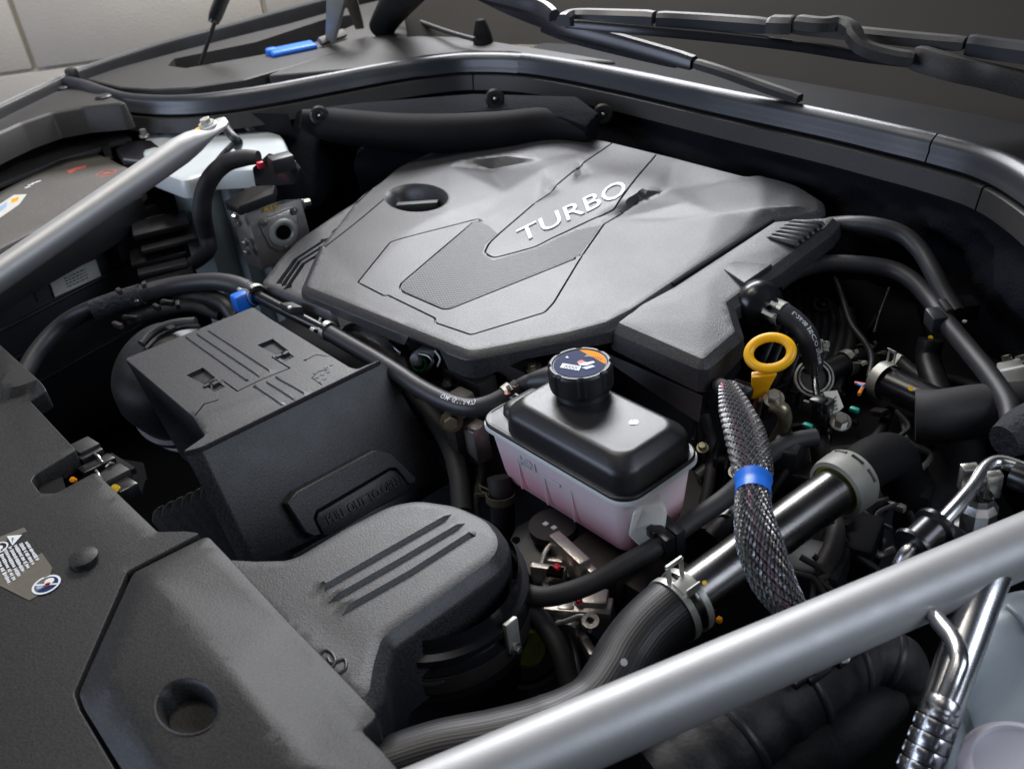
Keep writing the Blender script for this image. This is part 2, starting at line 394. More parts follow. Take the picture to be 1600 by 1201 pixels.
        return o
    def addline(pl, dr, closed=False):
        b = len(V)
        for p in pl: V.append(p); drop.append(dr)
        for i in range(len(pl)-1): E.append((b+i, b+i+1))
        if closed: E.append((b+len(pl)-1, b))
    for i_, j_ in edges:
        pq = dens([tuple(ch[i_][:2]), tuple(ch[j_][:2])], .6); addline(pq, 0); block.append((pq, .12))
    for g in recess:                               # (pixel polygon, depth, wall width, corner radius)
        pts, dp, ww, rr = g
        pl = fillet([(*px2ab(q), 0) for q in pts], rr); pl = [p[:2] for p in pl]
        area_ = sum(pl[i-1][0]*pl[i][1]-pl[i][0]*pl[i-1][1] for i in range(len(pl)))
        if area_ < 0: pl = pl[::-1]
        pd = dens(pl+[pl[0]])[:-1]; ins = offs(pd, ww, True)
        addline(pd, 0, True); addline(ins, dp, True); recp.append((pd, dp)); block.append((pd+[pd[0]], ww*1.3+.05))
    for g in grooves:                              # (pixel polyline, width, depth, closed, corner radius) ; negative depth = rib
        pts, ww, dp = g[:3]; closed = g[3] if len(g) > 3 else False; rr = g[4] if len(g) > 4 else 0
        pl = [px2ab(q) for q in pts]
        if rr:
            fl = fillet([(*p, 0) for p in pl], rr)
            pl = [p[:2] for p in fl] if closed else [pl[0]]+[p[:2] for p in fl if (Vector(p[:2])-Vector(pl[0])).length > rr*.6 and (Vector(p[:2])-Vector(pl[-1])).length > rr*.6]+[pl[-1]]
        if closed: pd = dens(pl+[pl[0]])[:-1]
        else: pd = dens(pl)
        for o_, dr in ((-.5, 0), (-.22, dp), (.22, dp), (.5, 0)): addline(offs(pd, ww*o_, closed), dr, closed)
        block.append((pd+([pd[0]] if closed else []), ww*.75+.04))
    hp = []
    for h_ in holes:
        pl = [px2ab(q) for q in h_]; hp.append(pl); addline(pl, 0, True); block.append((pl+[pl[0]], .15))
    GX, GY = np.meshgrid(np.arange(mn[0]+.13, mx[0], grid), np.arange(mn[1]+.17, mx[1], grid), indexing='ij')
    GX = (GX+(rng.random(GX.shape)-.5)*grid*.3).ravel(); GY = (GY+(rng.random(GY.shape)-.5)*grid*.3).ravel()
    k = inpoly(GX, GY, poly) & (dist_poly(GX, GY, poly+[poly[0]]) > grid*.4)
    for pl, dd in block: k &= dist_poly(GX, GY, pl) > max(dd, 0.02)
    GX, GY = GX[k], GY[k]; gd = np.zeros(len(GX))
    for pd, dp in recp: gd += np.where(inpoly(GX, GY, pd), dp, 0)
    # grooves crossing a recess inherit its depth
    dr0 = np.array(drop, float); VX = np.array([p[0] for p in V]); VY = np.array([p[1] for p in V])
    isrec = 0
    V += list(zip(GX.tolist(), GY.tolist())); drop = list(dr0)+gd.tolist()
    rv, re, rf, ov, oe, of = geometry.delaunay_2d_cdt([Vector(p) for p in V], E, [], 1, 1e-4)
    X = np.array([p.x for p in rv]); Y = np.array([p.y for p in rv])
    hh = hs(X, Y); dd = np.array([max((drop[i] for i in o), key=abs) if o else 0 for o in ov]); hh = hh-dd
    M = Mesh(); vs = [fr.w(X[i], Y[i], hh[i]) for i in range(len(X))]
    fs = []
    for t in rf:
        cx = sum(X[i] for i in t)/len(t); cy = sum(Y[i] for i in t)/len(t)
        if any(inpoly(np.array([cx]), np.array([cy]), q)[0] for q in hp): continue
        if not inpoly(np.array([cx]), np.array([cy]), poly)[0]: continue
        fs.append(t)
    M.add(vs, fs)
    if skirt:
        ar = sum(poly[i-1][0]*poly[i][1]-poly[i][0]*poly[i-1][1] for i in range(len(poly)))
        sg = -1 if ar > 0 else 1
        rings = []
        for r_, (out, dn) in enumerate(skirt):
            op = offs(poly, sg*out, True) if out else poly
            ring = []
            for i, (p, d) in enumerate(zip(op, dense)):
                h0 = float(hs(poly[i][0], poly[i][1])); dz = dn
                if drops is not None:
                    k1, k2, t = d[3], d[4], d[5]; f_ = drops[int(k1)]*(1-t)+drops[int(k2)]*t; dz = dn*(f_ if r_ == len(skirt)-1 else 1)
                ring.append(fr.w(p[0], p[1], h0-dz))
            rings.append(ring)
        M.add(*loft(rings, True, False, False))
    for pl in hp:                                   # walls of the holes
        r0 = [fr.w(p[0], p[1], sample(p)) for p in pl]; M.add(*loft([r0, [q-fr.N*1.0 for q in r0]], True, False, False))
    o = None
    bmv = M.build(name, m, parent, None, label=label)
    me = bmv.data; bm = bmesh.new(); bm.from_mesh(me); bmesh.ops.remove_doubles(bm, verts=bm.verts, dist=2e-5)
    bmesh.ops.recalc_face_normals(bm, faces=bm.faces); bm.to_mesh(me); bm.free()
    me.shade_smooth(); me.set_sharp_from_angle(angle=math.radians(smooth))
    bmv_h = lambda px, py, up=0: (lambda q: fr.w(q[0], q[1], sample(q)+up))(px2ab((px, py)))
    return bmv, bmv_h

# lettering
def glyphs(s, bold=0.0, res=3):
    cu = bpy.data.curves.new('t', 'FONT'); cu.body = s; cu.size = 1; cu.offset = bold; cu.resolution_u = res; cu.extrude = 0
    ob = bpy.data.objects.new('t', cu); col.objects.link(ob); dg = bpy.context.evaluated_depsgraph_get(); dg.update()
    me = bpy.data.meshes.new_from_object(ob.evaluated_get(dg)); vs = [v.co.copy() for v in me.vertices]; fs = [tuple(p.vertices) for p in me.polygons]
    bpy.data.objects.remove(ob); bpy.data.curves.remove(cu); bpy.data.meshes.remove(me)
    a = np.array([[v.x, v.y] for v in vs]); lo = a.min(0); hi = a.max(0); a = (a-lo)/(hi-lo)
    return a, fs, (hi-lo)
def textquad(name, s, bl, br, tr, tl, m, parent, up=.03, bold=0.0, nrm=None, lift=.01, snap=None):
    a, fs, _ = glyphs(s, bold); n = nrm or (br-bl).cross(tl-bl).normalized()
    if n.dot(CAM-bl) < 0: n = -n
    vs = [bl*(1-u)*(1-v)+br*u*(1-v)+tr*u*v+tl*(1-u)*v for u, v in a]
    if snap: vs = [Vector((p.x, p.y, snap(p.x, p.y))) for p in vs]
    M = Mesh(); top = [p+n*(lift+up) for p in vs]; bot = [p+n*lift for p in vs]; N = len(vs)
    cnt = {}
    for f in fs:
        for i in range(len(f)):
            e = (f[i], f[(i+1) % len(f)]); cnt[e] = 1
    side = [(e[0], e[1], e[1]+N, e[0]+N) for e in cnt if (e[1], e[0]) not in cnt]
    M.add(top+bot, fs+side); o = M.build(name, m, parent, 0); return o
def texttube(name, s, pts, r, start, size, ang, m, parent, flip=False, lift=.02, bold=.01):
    path = smoothpath(pts, 10); T, N, B = frames(path); ln = [0]
    for i in range(1, len(path)): ln.append(ln[-1]+(path[i]-path[i-1]).length)
    a, fs, wh = glyphs(s, bold, 2); out = []
    for u, v in a:
        sx = start+(1-u if flip else u)*wh[0]/wh[1]*size; k = min(len(path)-2, max(0, int(np.searchsorted(ln, sx))-1)); t = (sx-ln[k])/(ln[k+1]-ln[k])
        p = path[k].lerp(path[k+1], t); th = ang+((1-v) if flip else v)*size/r; nn = N[k].lerp(N[k+1], t).normalized(); bb = B[k].lerp(B[k+1], t).normalized()
        out.append(p+(nn*math.cos(th)+bb*math.sin(th))*(r+lift))
    M = Mesh(); M.add(out, fs); return M.build(name, m, parent, 0)
def patch(name, pts, m, parent, th=.03):
    n = (pts[1]-pts[0]).cross(pts[2]-pts[0]).normalized()
    if n.dot(CAM-pts[0]) < 0: n = -n
    M = Mesh(); M.add(*slab([p+n*th for p in pts], -n*th*.7)); return M.build(name, m, parent, 0)
def disc(name, c, n, r, m, parent, th=.03, seg=32, ry=None, ux=None):
    n = n.normalized(); u = ux or Vector((1, 0, 0)); u = (u-n*u.dot(n)).normalized(); v = n.cross(u)
    return patch(name, [c+u*math.cos(2*math.pi*k/seg)*r+v*math.sin(2*math.pi*k/seg)*(ry or r) for k in range(seg)], m, parent, th)
def spring_clamp(c, axis, r, label, up=None, wd=.75, m=None, gap=.5, tabs=1.3, parent=None, name='hose_clamp', group=None, ears=True):
    """spring band with a slotted tongue and two raised ears"""
    c = Vector(c); ax = Vector(axis).normalized(); u = up or (CAM-c).normalized(); u = (u-ax*u.dot(ax)).normalized(); s = ax.cross(u); m = m or K['clamp']
    root = thing(name, label, 'hose clamp', c-u*r, group)
    M = Mesh(); t = .09; a0 = gap/r*.5
    R = r+.02
    rings = []
    prof = [(R, -wd/2), (R+t, -wd/2), (R+t, wd/2), (R, wd/2)]
    seg = 36; rg = []
    for k in range(seg+1):
        a = a0+(2*math.pi-2*a0)*k/seg; d = u*math.cos(a)+s*math.sin(a); rg.append([c+ax*x+d*rr for rr, x in prof])
    M.add(*loft(rg, True, True, True)); M.build('band', m, root, 30)
    if ears:
        for q, (sg, off, wq) in enumerate(((1, 0, wd*.95), (-1, 0, wd*.5))):
            M = Mesh(); a = a0*sg; d = u*math.cos(a)+s*math.sin(a); b = c+d*(R+t*.5); up_ = (u+s*sg*.35).normalized()
            if q == 0:      # wide ear with a window
                for e in (-1, 1): M.add(*obox(b+ax*e*wq*.38+up_*tabs*.42, ax, s, up_, wq*.24, t, tabs*.85))
                M.add(*obox(b+up_*tabs*.9, ax, s, up_, wq, t, tabs*.25)); 
                M.add(*obox(b+up_*tabs*1.0+s*sg*.14, ax, s, up_, wq, .35, t))
            else:
                M.add(*obox(b+up_*tabs*.38, ax, s, up_, wq, t, tabs*.75)); M.add(*obox(b+up_*tabs*.75+s*sg*.16, ax, s, up_, wq, .4, t))
            M.build('ear', m, root, 30, bevel=.02, seg=1)
    return root
# ================================================================ SETTING
X3, Y3, Z3 = Vector((1, 0, 0)), Vector((0, 1, 0)), Vector((0, 0, 1))
def PX(*q): return [W(*p) for p in q]
# garage wall of painted blocks
fh = Vector((FW.x, FW.y, 0)).normalized(); uh = Vector((fh.y, -fh.x, 0))
K['block'] = mat('painted_block', (.58, .53, .46), .8, grain=.6, gscale=180, mottle=.10, mscale=7, bdist=.002)
K['mortar'] = mat('mortar', (.55, .52, .46), .9, mottle=.1)
wc = CAM+fh*300
M = Mesh(); M.add(*obox(Vector((wc.x, wc.y, 60))+fh*10.6, uh, fh, Z3, 900, 20, 460)); wall = M.build('wall', K['mortar']); wall['kind'] = 'structure'
a40 = (D(40, 60, 350)-CAM); k40 = 300/a40.dot(fh); xj = (CAM+a40*k40-wc).dot(uh)            # where a joint shows
a11 = ray(60, 108); zj = CAM.z+a11.z*300/a11.dot(fh)
Mb = Mesh(); Mb.add(*obox(Vector((0, 0, 0)), uh, fh, Z3, 68.6, 3, 29.2))
first = None
for r_ in range(-2, 5):
    for c_ in range(-3, 7):
        ctr = wc+uh*(xj+35+70*c_+(0 if r_ % 2 == 0 else 35)); ctr.z = zj+15+30*r_
        if first is None:
            first = Mb.build('block', K['block'], wall, 30, bevel=.6); bo = first; me0 = first.data
        else: bo = first.copy(); col.objects.link(bo); bo.parent = wall
        bo.location = (ctr)*S-Vector(wall.location)+fh*rng.uniform(-.002, .002)-0*Z3
# first's mesh is centred on the origin only when built about the parent: undo that offset
for v in me0.vertices: v.co += Vector(wall.location)
# near-black filler sheet under everything; the bay's dark depth is put into its colour
M = Mesh(); M.add(*slab([Vector((-190, -110, -44)), Vector((95, -110, -44)), Vector((95, 130, -44)), Vector((-190, 130, -44))], (0, 0, -2)))
t = M.build('bay_floor', K['hole']); t['kind'] = 'structure'

# path of the bonnet seal
SZ = 13.0
SP = [(100,121,15),(128,128,14.5),(160,139,14),(205,149,SZ),(290,151,SZ),(400,138,SZ),(520,116,SZ),(600,101,SZ),(680,89,SZ),(740,84,SZ),(830,87,SZ),(960,108,SZ),(1130,143,SZ),(1300,177,SZ),(1400,199,SZ),(1462,213,SZ),(1540,234,SZ),(1600,262,SZ),(1670,315,SZ),(1730,400,SZ)]
sp = smoothpath(PX(*SP), 6)
def sweep(path, prof, cap=True):
    """profile of (inward, up) carried along a path, upright"""
    rings = []
    for i, p in enumerate(path):
        t = (path[min(i+1, len(path)-1)]-path[max(i-1, 0)]); t.z = 0; t.normalize(); n = Vector((t.y, -t.x, 0))      # n points to the engine
        rings.append([p+n*a+Z3*b for a, b in prof])
    return loft(rings, True, cap, cap)
def nearest(px, py, z): 
    q = W(px, py, z); return min(range(len(sp)), key=lambda i: (sp[i]-q).length)
# firewall insulation: one felt sheet from the seal down
rows = []
idx = [i for i in range(len(sp)) if sp[i].x > -112]
prof = [(-.8, -3.2), (-.4, -5), (.2, -6.6), (.9, -9), (.8, -13), (-1.5, -20), (-4, -44)]
base = [sp[i] for i in idx]; grid_ = []
PR = smoothpath([Vector((a, 0, b)) for a, b in prof], 5)
for k, p in enumerate(base):
    i = idx[k]; t = (sp[min(i+1, len(sp)-1)]-sp[max(i-1, 0)]); t.z = 0; t.normalize(); n = Vector((t.y, -t.x, 0))
    row = []
    for j, q in enumerate(PR):
        bump = .8*math.sin(k*.35+j*.5)+.55*math.sin(k*.8-j*.8)+.3*math.sin(k*1.9+j*1.3); fade = min(1, max(0, j-9)/8)
        row.append(p+n*(q.x+bump*fade)+Z3*q.z)
    grid_.append(row)
M = Mesh(); n_ = len(PR); v = [p for r in grid_ for p in r]
M.add(v, [(a*n_+b, a*n_+b+1, (a+1)*n_+b+1, (a+1)*n_+b) for a in range(len(grid_)-1) for b in range(n_-1)])
fwl = M.build('firewall_insulation', K['felt'], None, 80); tag(fwl, 'dark blue-black felt insulation mat lining the bulkhead under the bonnet seal', 'insulation mat')
# padded roll across the mat
pr = tube('padded_roll', [W(470,186,9), W(520,196,7.2), W(640,208,7), W(760,206,6.5), W(860,196,6.5), W(925,205,6.5)], [1.6, 2.9, 3.1, 3.1, 2.8, 1.7], K['dark'], None, seg=24)
tag(pr, 'smooth black padded roll across the bulkhead behind the engine cover', 'padding')
M = Mesh(); M.add(*slab([W(480,180,9.5), W(560,182,9.5), W(700,176,9.5), W(800,170,9), W(880,184,8.5), W(915,198,8), W(935,175,9.5), W(900,150,10), W(740,146,10), W(560,160,10), W(478,170,10)], (0, .6, -1.5)))
fl = M.build('insulation_flap', K['felt'], None, 30, bevel=.4); tag(fl, 'flat felt flap above the padded roll, held by two round clips', 'insulation flap')
# felt pieces at the left end of the bulkhead
M = Mesh(); M.add(*slab([W(438,172,8), W(492,172,9), W(500,205,6), W(492,300,-4), W(470,330,-7), W(432,330,-8)], (0, 4, -1)))
o = M.build('insulation_pad', K['felt'], None, 30, bevel=.6); tag(o, 'upright felt pad beside the white strut tower', 'insulation pad')
M = Mesh(); M.add(*slab([W(555,232,3), W(575,228,4), W(660,232,4), W(700,250,2), W(690,290,-3), W(560,310,-6), W(553,260,1)], (0, 5, -1)))
o = M.build('insulation_pad', K['felt'], None, 30, bevel=.9); tag(o, 'rounded felt pad in the dark gap left of the engine cover', 'insulation pad')
def clip(px, py, z, label, r=1.0):
    c = W(px, py, z); ax = (CAM-c); ax.z *= .6; ax.normalize()
    o = thing('trim_clip', label, 'trim clip', c, 'push clips on the insulation mat')
    lathe('washer', [(.01, .0), (r*1.5, .05), (r*1.6, .2), (r*1.3, .5), (r*.8, .55), (.01, .5)], c, ax, K['black'], o, 28)
    lathe('stud', [(r*.75, .45), (r*.7, .8), (r*.45, .85), (r*.4, .5), (.01, .5)], c, ax, K['gloss'], o, 20)
    lathe('tip', [(r*.28, .4), (r*.26, .78), (r*.1, .9), (.01, .9)], c, ax, K['steel'], o, 12)
clip(499, 180, 9.6, 'round push clip at the left end of the padded roll'); clip(773, 154, 10.2, 'round push clip in the middle of the bulkhead, under the seal joint')
clip(942, 178, 7.8, 'dark round push clip just behind the rear of the engine cover'); clip(1390, 289, 3.5, 'round push clip at the right on the bare felt under the seal', .85)

# bonnet seal and its carrier, in lengths
sealprof = [(.1, 0), (.55, -.35), (.85, -.9), (.85, -1.6), (1.1, -2.1), (1.3, -2.7), (.9, -3.1), (-.8, -3.1), (-1.6, -2.2), (-1.7, -.8), (-1.1, -.05), (-.4, .25)]
carprof = [(1.2, -3.35), (1.5, -3.5), (2.0, -5.9), (1.8, -6.1), (1.0, -6.1), (-.5, -3.4)]
cuts = [0, nearest(660, 92, SZ), nearest(805, 86, SZ), nearest(1466, 214, SZ), len(sp)-1]
root = thing('bonnet_seal', 'long black rubber bonnet seal curving along the bulkhead from left to right', 'rubber seal', sp[len(sp)//2])
def shrink(pth, e=.12):
    q = list(pth); q[0] = q[0]+(q[1]-q[0]).normalized()*e; q[-1] = q[-1]+(q[-2]-q[-1]).normalized()*e; return q
def dens(p, st=1.0):
    o = []
    for a, b in zip(p[:-1], p[1:]):
        k = max(1, int((b-a).length/st)); o += [a.lerp(b, i/k) for i in range(k)]
    return o+[p[-1]]
for k, (a, b) in enumerate(zip(cuts[:-1], cuts[1:])):
    e = .12 if k in (2, 3) else 0.0
    q = [p-(Z3*.12 if k == 1 else Z3*0) for p in shrink(sp[a:b+1], e)]; sc = 1.04 if k == 1 else 1
    M = Mesh(); M.add(*sweep(dens(q, 2), [(x*sc, z) for x, z in sealprof])); M.build('seal_length', K['seal'], root, 50)
root = thing('seal_carrier', 'flat grey plastic carrier strip running just below the bonnet seal', 'trim strip', sp[len(sp)//2]-Z3*5)
cc = [nearest(190, 148, SZ), nearest(743, 84, SZ), nearest(1560, 240, SZ), len(sp)-1]
for a, b in zip(cc[:-1], cc[1:]):
    M = Mesh(); M.add(*sweep(dens(shrink(sp[a:b+1], .18), 2), carprof)); M.build('strip', K['trim'], root, 40)
# cowl behind the seal
cf = hframe(SZ-.2)
o, _ = panel('cowl_panel', cf, [(420,118),(470,95),(540,70),(590,42),(618,18),(640,34),(690,50),(760,64),(850,78),(960,96),(880,92),(800,80),(735,79),(660,87),(560,106)], K['trim'],
      ctrl=[(600,62,1.2),(640,58,1.2),(560,85,.3)], recess=[([(556,52),(570,50),(600,54),(585,58)], .5, .1, .05), ([(572,42),(584,41),(612,46),(598,50)], .5, .1, .05)], grid=1.5, skirt=((0,0),(.2,.2),(.3,2)))
tag(o, 'grey plastic cowl corner behind the seal, with vent slots', 'cowl panel')
M = Mesh(); M.add(*sweep(dens([p-Vector((0,0,1.0)) for p in sp[nearest(790,86,SZ):]], 3), [(-1.2, -.4), (-1.2, .3), (-9, .5), (-15, -.6), (-15, -1.5), (-2, -2)]))
o = M.build('lower_cowl', K['dark'], None, 40); tag(o, 'black cowl tray between the bonnet seal and the windscreen', 'cowl panel')
# windscreen: curved sheet rising away from the seal
rows = []
base = dens(sp[nearest(640,95,SZ):], 4)
for k in range(16):
    u = k/15; row = []
    for i, p in enumerate(base):
        t = base[min(i+1, len(base)-1)]-base[max(i-1, 0)]; t.z = 0; t.normalize(); n = Vector((t.y, -t.x, 0)); ed = min(1, i/3)
        row.append(p-n*(11+u*60)+Z3*(-1.2+u*24+3*u*u))
    rows.append(row)
n_ = len(base); M = Mesh(); vv = [p for r in rows for p in r]; M.add(vv, [(a*n_+b, a*n_+b+1, (a+1)*n_+b+1, (a+1)*n_+b) for a in range(15) for b in range(n_-1)])
o = M.build('windscreen', K['glass'], None, 80); tag(o, 'brown-black windscreen glass behind the wipers at top right', 'windscreen')
# scuttle strip: pale edge of the glass
def strip(name, pts, r, m, parent=None, squash=1.0, seg=12, rs=None):
    path, rr = smoothpath([W(*p) for p in pts], 8, rs or [r]*len(pts)); M = Mesh(); M.add(*tubemesh(path, rr, seg, True, squash)); return M.build(name, m, parent, 50)
o = strip('windscreen_trim', [(598,8,16),(640,28,15.5),(700,50,15),(742,62,14.6)], .45, K['trim']); tag(o, 'pale curved windscreen edge trim at the left corner of the glass', 'trim strip')

# windscreen pillar at the left corner of the glass
o = tube('windscreen_pillar', [W(596,44,14.5), W(606,26,17), W(622,2,21), W(640,-26,27)], [2.6, 2.8, 3.2, 3.6], K['dark'], None, seg=24); tag(o, 'black foot of the windscreen pillar at the top edge beside the hinge', 'windscreen pillar')
# wipers
def blade(name, pts, h, wd, m, parent):
    """flat bar standing on edge, following pixel points with z"""
    path = smoothpath([W(*p) for p in pts], 6); rings = []
    for i, p in enumerate(path):
        t = (path[min(i+1, len(path)-1)]-path[max(i-1, 0)]).normalized(); s = t.cross(Z3).normalized(); uu = s.cross(t).normalized()
        e = min(1, (i+1)/2, (len(path)-i)/2); hh = h*.8*(.75+.25*e)
        rings.append([p+s*wd/2-uu*hh*.5, p+s*wd*.5+uu*hh*.2, p+s*wd*.25+uu*hh*.5, p-s*wd*.25+uu*hh*.5, p-s*wd*.5+uu*hh*.2, p-s*wd/2-uu*hh*.5])
    M = Mesh(); M.add(*loft(rings)); return M.build(name, m, parent, 40)
root = thing('windscreen_wiper', 'long black wiper arm with speckled underside running down behind the seal', 'wiper', W(960, 70, 17))
blade('arm', [(745,-14,23),(800,12,22),(870,38,20.5),(960,62,19),(1084,98,17)], 2.5, 1.7, K['gloss'], root)
blade('arm_root', [(1088,99,17),(1130,112,16.2),(1180,130,15),(1250,154,13.8)], 1.5, 1.5, K['trim'], root)
blade('inner_face', [(850,44,19.4),(900,62,18.4),(980,82,17),(1060,100,16)], 1.3, 1.4, K['foam'], root)
root = thing('windscreen_wiper', 'long wiper blade with jointed cover lying across the far windscreen', 'wiper', W(1200, 60, 22))
blade('cover_end', [(880,32,25),(900,25,25),(960,26,25),(1022,28,24.8)], 2.2, 2.0, K['seal'], root)
blade('cover_middle', [(1027,29,24.6),(1100,33,24),(1200,40,23.4)], 2.2, 2.2, K['seal'], root)
blade('blade_joint', [(1204,37,23.8),(1222,38,23.8),(1240,38,23.8)], 2.4, 2.5, K['trim'], root)
blade('cover_middle', [(1243,42,22.6),(1350,53,22.4),(1440,62,22),(1508,68,21.8)], 1.8, 2.0, K['trim'], root)
blade('cover_end', [(1512,69,21.6),(1560,76,21.2),(1640,86,20.8)], 2.6, 2.4, K['seal'], root)
blade('rubber_lip', [(886,36,24.4),(1000,46,23.6),(1130,58,22.4),(1250,72,21.2),(1350,88,20),(1440,98,19.4)], 1.5, 1.2, K['gloss'], root)
root = thing('windscreen_wiper', 'bent wiper arm hooked over the far blade at top right', 'wiper', W(1400, 80, 21))
blade('hook', [(1246,34,24.5),(1285,38,24.3),(1310,36,24.2),(1330,44,23.8),(1338,58,23),(1352,74,22),(1390,86,21.2),(1428,92,20.8)], 1.9, 2.0, K['trim'], root)
blade('arm', [(1430,88,20.6),(1500,108,19.6),(1560,122,18.4),(1650,144,17)], 3.2, 2.4, K['trim'], root)
root = thing('windscreen_wiper', 'short end of a second wiper blade at the top centre edge', 'wiper', W(830, 10, 24))
blade('cover', [(748,-14,26),(800,-2,26),(845,10,25.4),(866,24,24.6)], 2.2, 1.6, K['seal'], root)
root = thing('bump_stop', 'small upright rubber bump stop behind the seal in front of the windscreen', 'bump stop', W(757, 66, 13))
M = Mesh(); M.add(*loft([[W(755,66,13)+Vector((math.cos(t)*r, math.sin(t)*r, z)) for t in [2*math.pi*k/14 for k in range(14)]] for r, z in ((1.9,0),(1.7,1.4),(1.2,3.2),(.8,4.0),(.3,4.2))])); M.build('post', K['dark'], root, 40)

# left wing edge, trim and hinge
root = thing('front_wing', 'grey painted wing edge with a dark inner lip at the left of the engine bay', 'car wing', W(200, 90, 16))
we = smoothpath(PX((-60,193,15),(0,163,15),(60,135,15),(110,112,15),(180,88,15),(262,63,15),(350,40,15),(430,18,15),(520,-6,15),(600,-26,15)), 6)
M = Mesh(); M.add(*sweep(we, [(0, 0), (.35, .25), (.6, -.3), (.6, -9), (-.2, -9), (-14, -14), (-14, -10), (-3, -1.2)])); M.build('outer_edge', K['paint'], root, 40)
M = Mesh(); M.add(*sweep([p+Vector((0,0,-.25)) for p in we], [(.65, 0), (1.5, .1), (1.7, -.4), (1.5, -8), (.65, -8)])); M.build('inner_lip', K['black'], root, 40)
o, _ = panel('wing_trim', hframe(13), [(128,121),(165,112),(275,82),(360,60),(450,38),(520,18),(640,-10),(660,10),(610,40),(560,72),(470,98),(380,124),(300,136),(240,139),(190,136)], K['trim'],
      recess=[([(262,103),(272,92),(400,66),(515,28),(560,22),(556,38),(470,76),(420,84),(330,100),(290,107)], 5, .2, .4)], grid=1.6, skirt=((0,0),(.3,.2),(.4,2.5)))
tag(o, 'grey plastic wing trim with a long dark slot, beneath the gas strut', 'trim panel')
M = Mesh(); M.add(*sweep(smoothpath([W(300,90,10), W(400,68,10), W(500,40,10)], 6), [(0, 0), (.8, .4), (1.2, 0), (1.2, -1), (0, -1)])); o = M.build('inner_rail', K['body'], None, 40); tag(o, 'narrow brown-grey rail inside the dark slot of the wing trim', 'rail')
root = thing('blue_cap', 'bright blue plastic cap in the slot of the wing trim', 'cap', W(457, 76, 12))
M = Mesh(); c = W(457, 77, 13.4); u1 = (W(497, 66, 13.4)-W(419, 82, 13.4)); M.add(*obox(c, u1, u1.cross(Z3), Z3, u1.length*.9, 5.5, 1.2)); M.build('cap_body', K['blue'], root, 40, bevel=.65, seg=3)
M = Mesh(); M.add(*obox(W(425, 84, 13.2), u1, u1.cross(Z3), Z3, 2.2, 2.4, 2.2)); M.build('cap_tab', K['blue'], root, 40, bevel=.5, seg=3)
root = thing('gas_strut', 'black gas strut with a thin rod standing in the wing trim', 'gas strut', W(313, 101, 12.5))
tube('rod', [W(313, 101, 12.5), W(322, 75, 15.8), W(336, 34, 21)], .4, K['castd'], root, sp=False); tube('cylinder', [W(333, 36, 20.3), W(337, 24, 21.6), W(352, -14, 26.6)], [1.0, 1.35, 1.35], K['gloss'], root, n=1)
root = thing('bonnet_hinge', 'pale painted bonnet hinge with two arms at the top edge of the bay', 'hinge', W(515, 62, 14))
def bar3(name, a, b, w1, w2, th, m, parent, side=None):
    a, b = Vector(a), Vector(b); t = (b-a).normalized(); s = side or t.cross(FW).normalized(); n = t.cross(s)
    M = Mesh(); M.add([a-s*w1-n*th, a+s*w1-n*th, a+s*w1+n*th, a-s*w1+n*th, b-s*w2-n*th, b+s*w2-n*th, b+s*w2+n*th, b-s*w2+n*th], [(0,1,2,3), (7,6,5,4), (0,4,5,1), (1,5,6,2), (2,6,7,3), (3,7,4,0)]); return M.build(name, m, parent, 30, bevel=.12)
bar3('main_arm', W(517, 62, 14), W(528, -15, 24), .9, 2.1, .7, K['ring'], root); bar3('link_arm', W(562, 42, 15), W(545, -12, 23), .9, 1.3, .6, K['body'], root); bar3('hinge_foot', W(500, 66, 14), W(538, 52, 14), .8, .8, .5, K['body'], root)
# inner trim to the left of the seal
o, hh = panel('headlamp_panel', hframe(13.2), [(-60,197),(0,172),(60,145),(105,125),(150,143),(192,160),(130,166),(80,175),(30,192),(-60,232)], K['trim'], grid=1.5, skirt=((0,0),(.3,.2),(.5,.5),(1.0,4.6)))
tag(o, 'grey panel with a dark rolled edge between wing and left seal end', 'trim panel')
root = thing('seal_end_clip', 'dark end clip of the bonnet seal standing on the wing edge', 'clip', W(112, 124, 14))
M = Mesh(); M.add(*obox(W(113, 117, 15), X3, Y3, Z3, 2.4, 2.2, 2.6)); M.build('clip_body', K['black'], root, 30, bevel=.6)
for q in ((98,139),(162,153)):
    c = hh(*q); o = lathe('trim_plug', [(1.5, -.1), (1.5, .25), (1.2, .5), (.01, .55)], c, Z3, K['black'], None, 20); tag(o, 'round black plug on the grey panel, '+('nearer the seal end clip' if q[0] < 120 else 'nearer the strut tower'), 'plug')
# ================================================================ ENGINE COVER
root = thing('engine_cover', 'big grey moulded engine cover with silver TURBO lettering and an oil filler hole', 'engine cover', W(800, 450, -3))
cf = hframe(0)
def HP(px, py, d=0, *r):
    """height on the gently rising plane of the cover, plus d"""
    h = d
    for _ in range(8): h = .10*W(px, py, h).y+d
    return (px, py, h, *r)
main = [(479,447,0),(560,479,0),(628,506,0),(638,510,0,0),(648,514,0,0),(696,533,0,0),(706,537,0,0),(736,548,0),(785,539,0),(815,533,0),(890,518,0),(946,503,0,0),(985,483,.1,0),(1049,440,.1,0),(1205,340,.1,0),(1278,330,-.6),(1276,312,-.9),(1242,290,-.6),(1190,274,0),(1165,277,0),(1055,248,0),(945,221,0),(850,206,-.4),(790,206,-.6),(705,224,-.5),(640,254,-.5),(622,263,-.5),(598,284,-.6),(566,306,-.6),(536,346,-.5),(505,385,-.3)]
main = [HP(*q) for q in main]
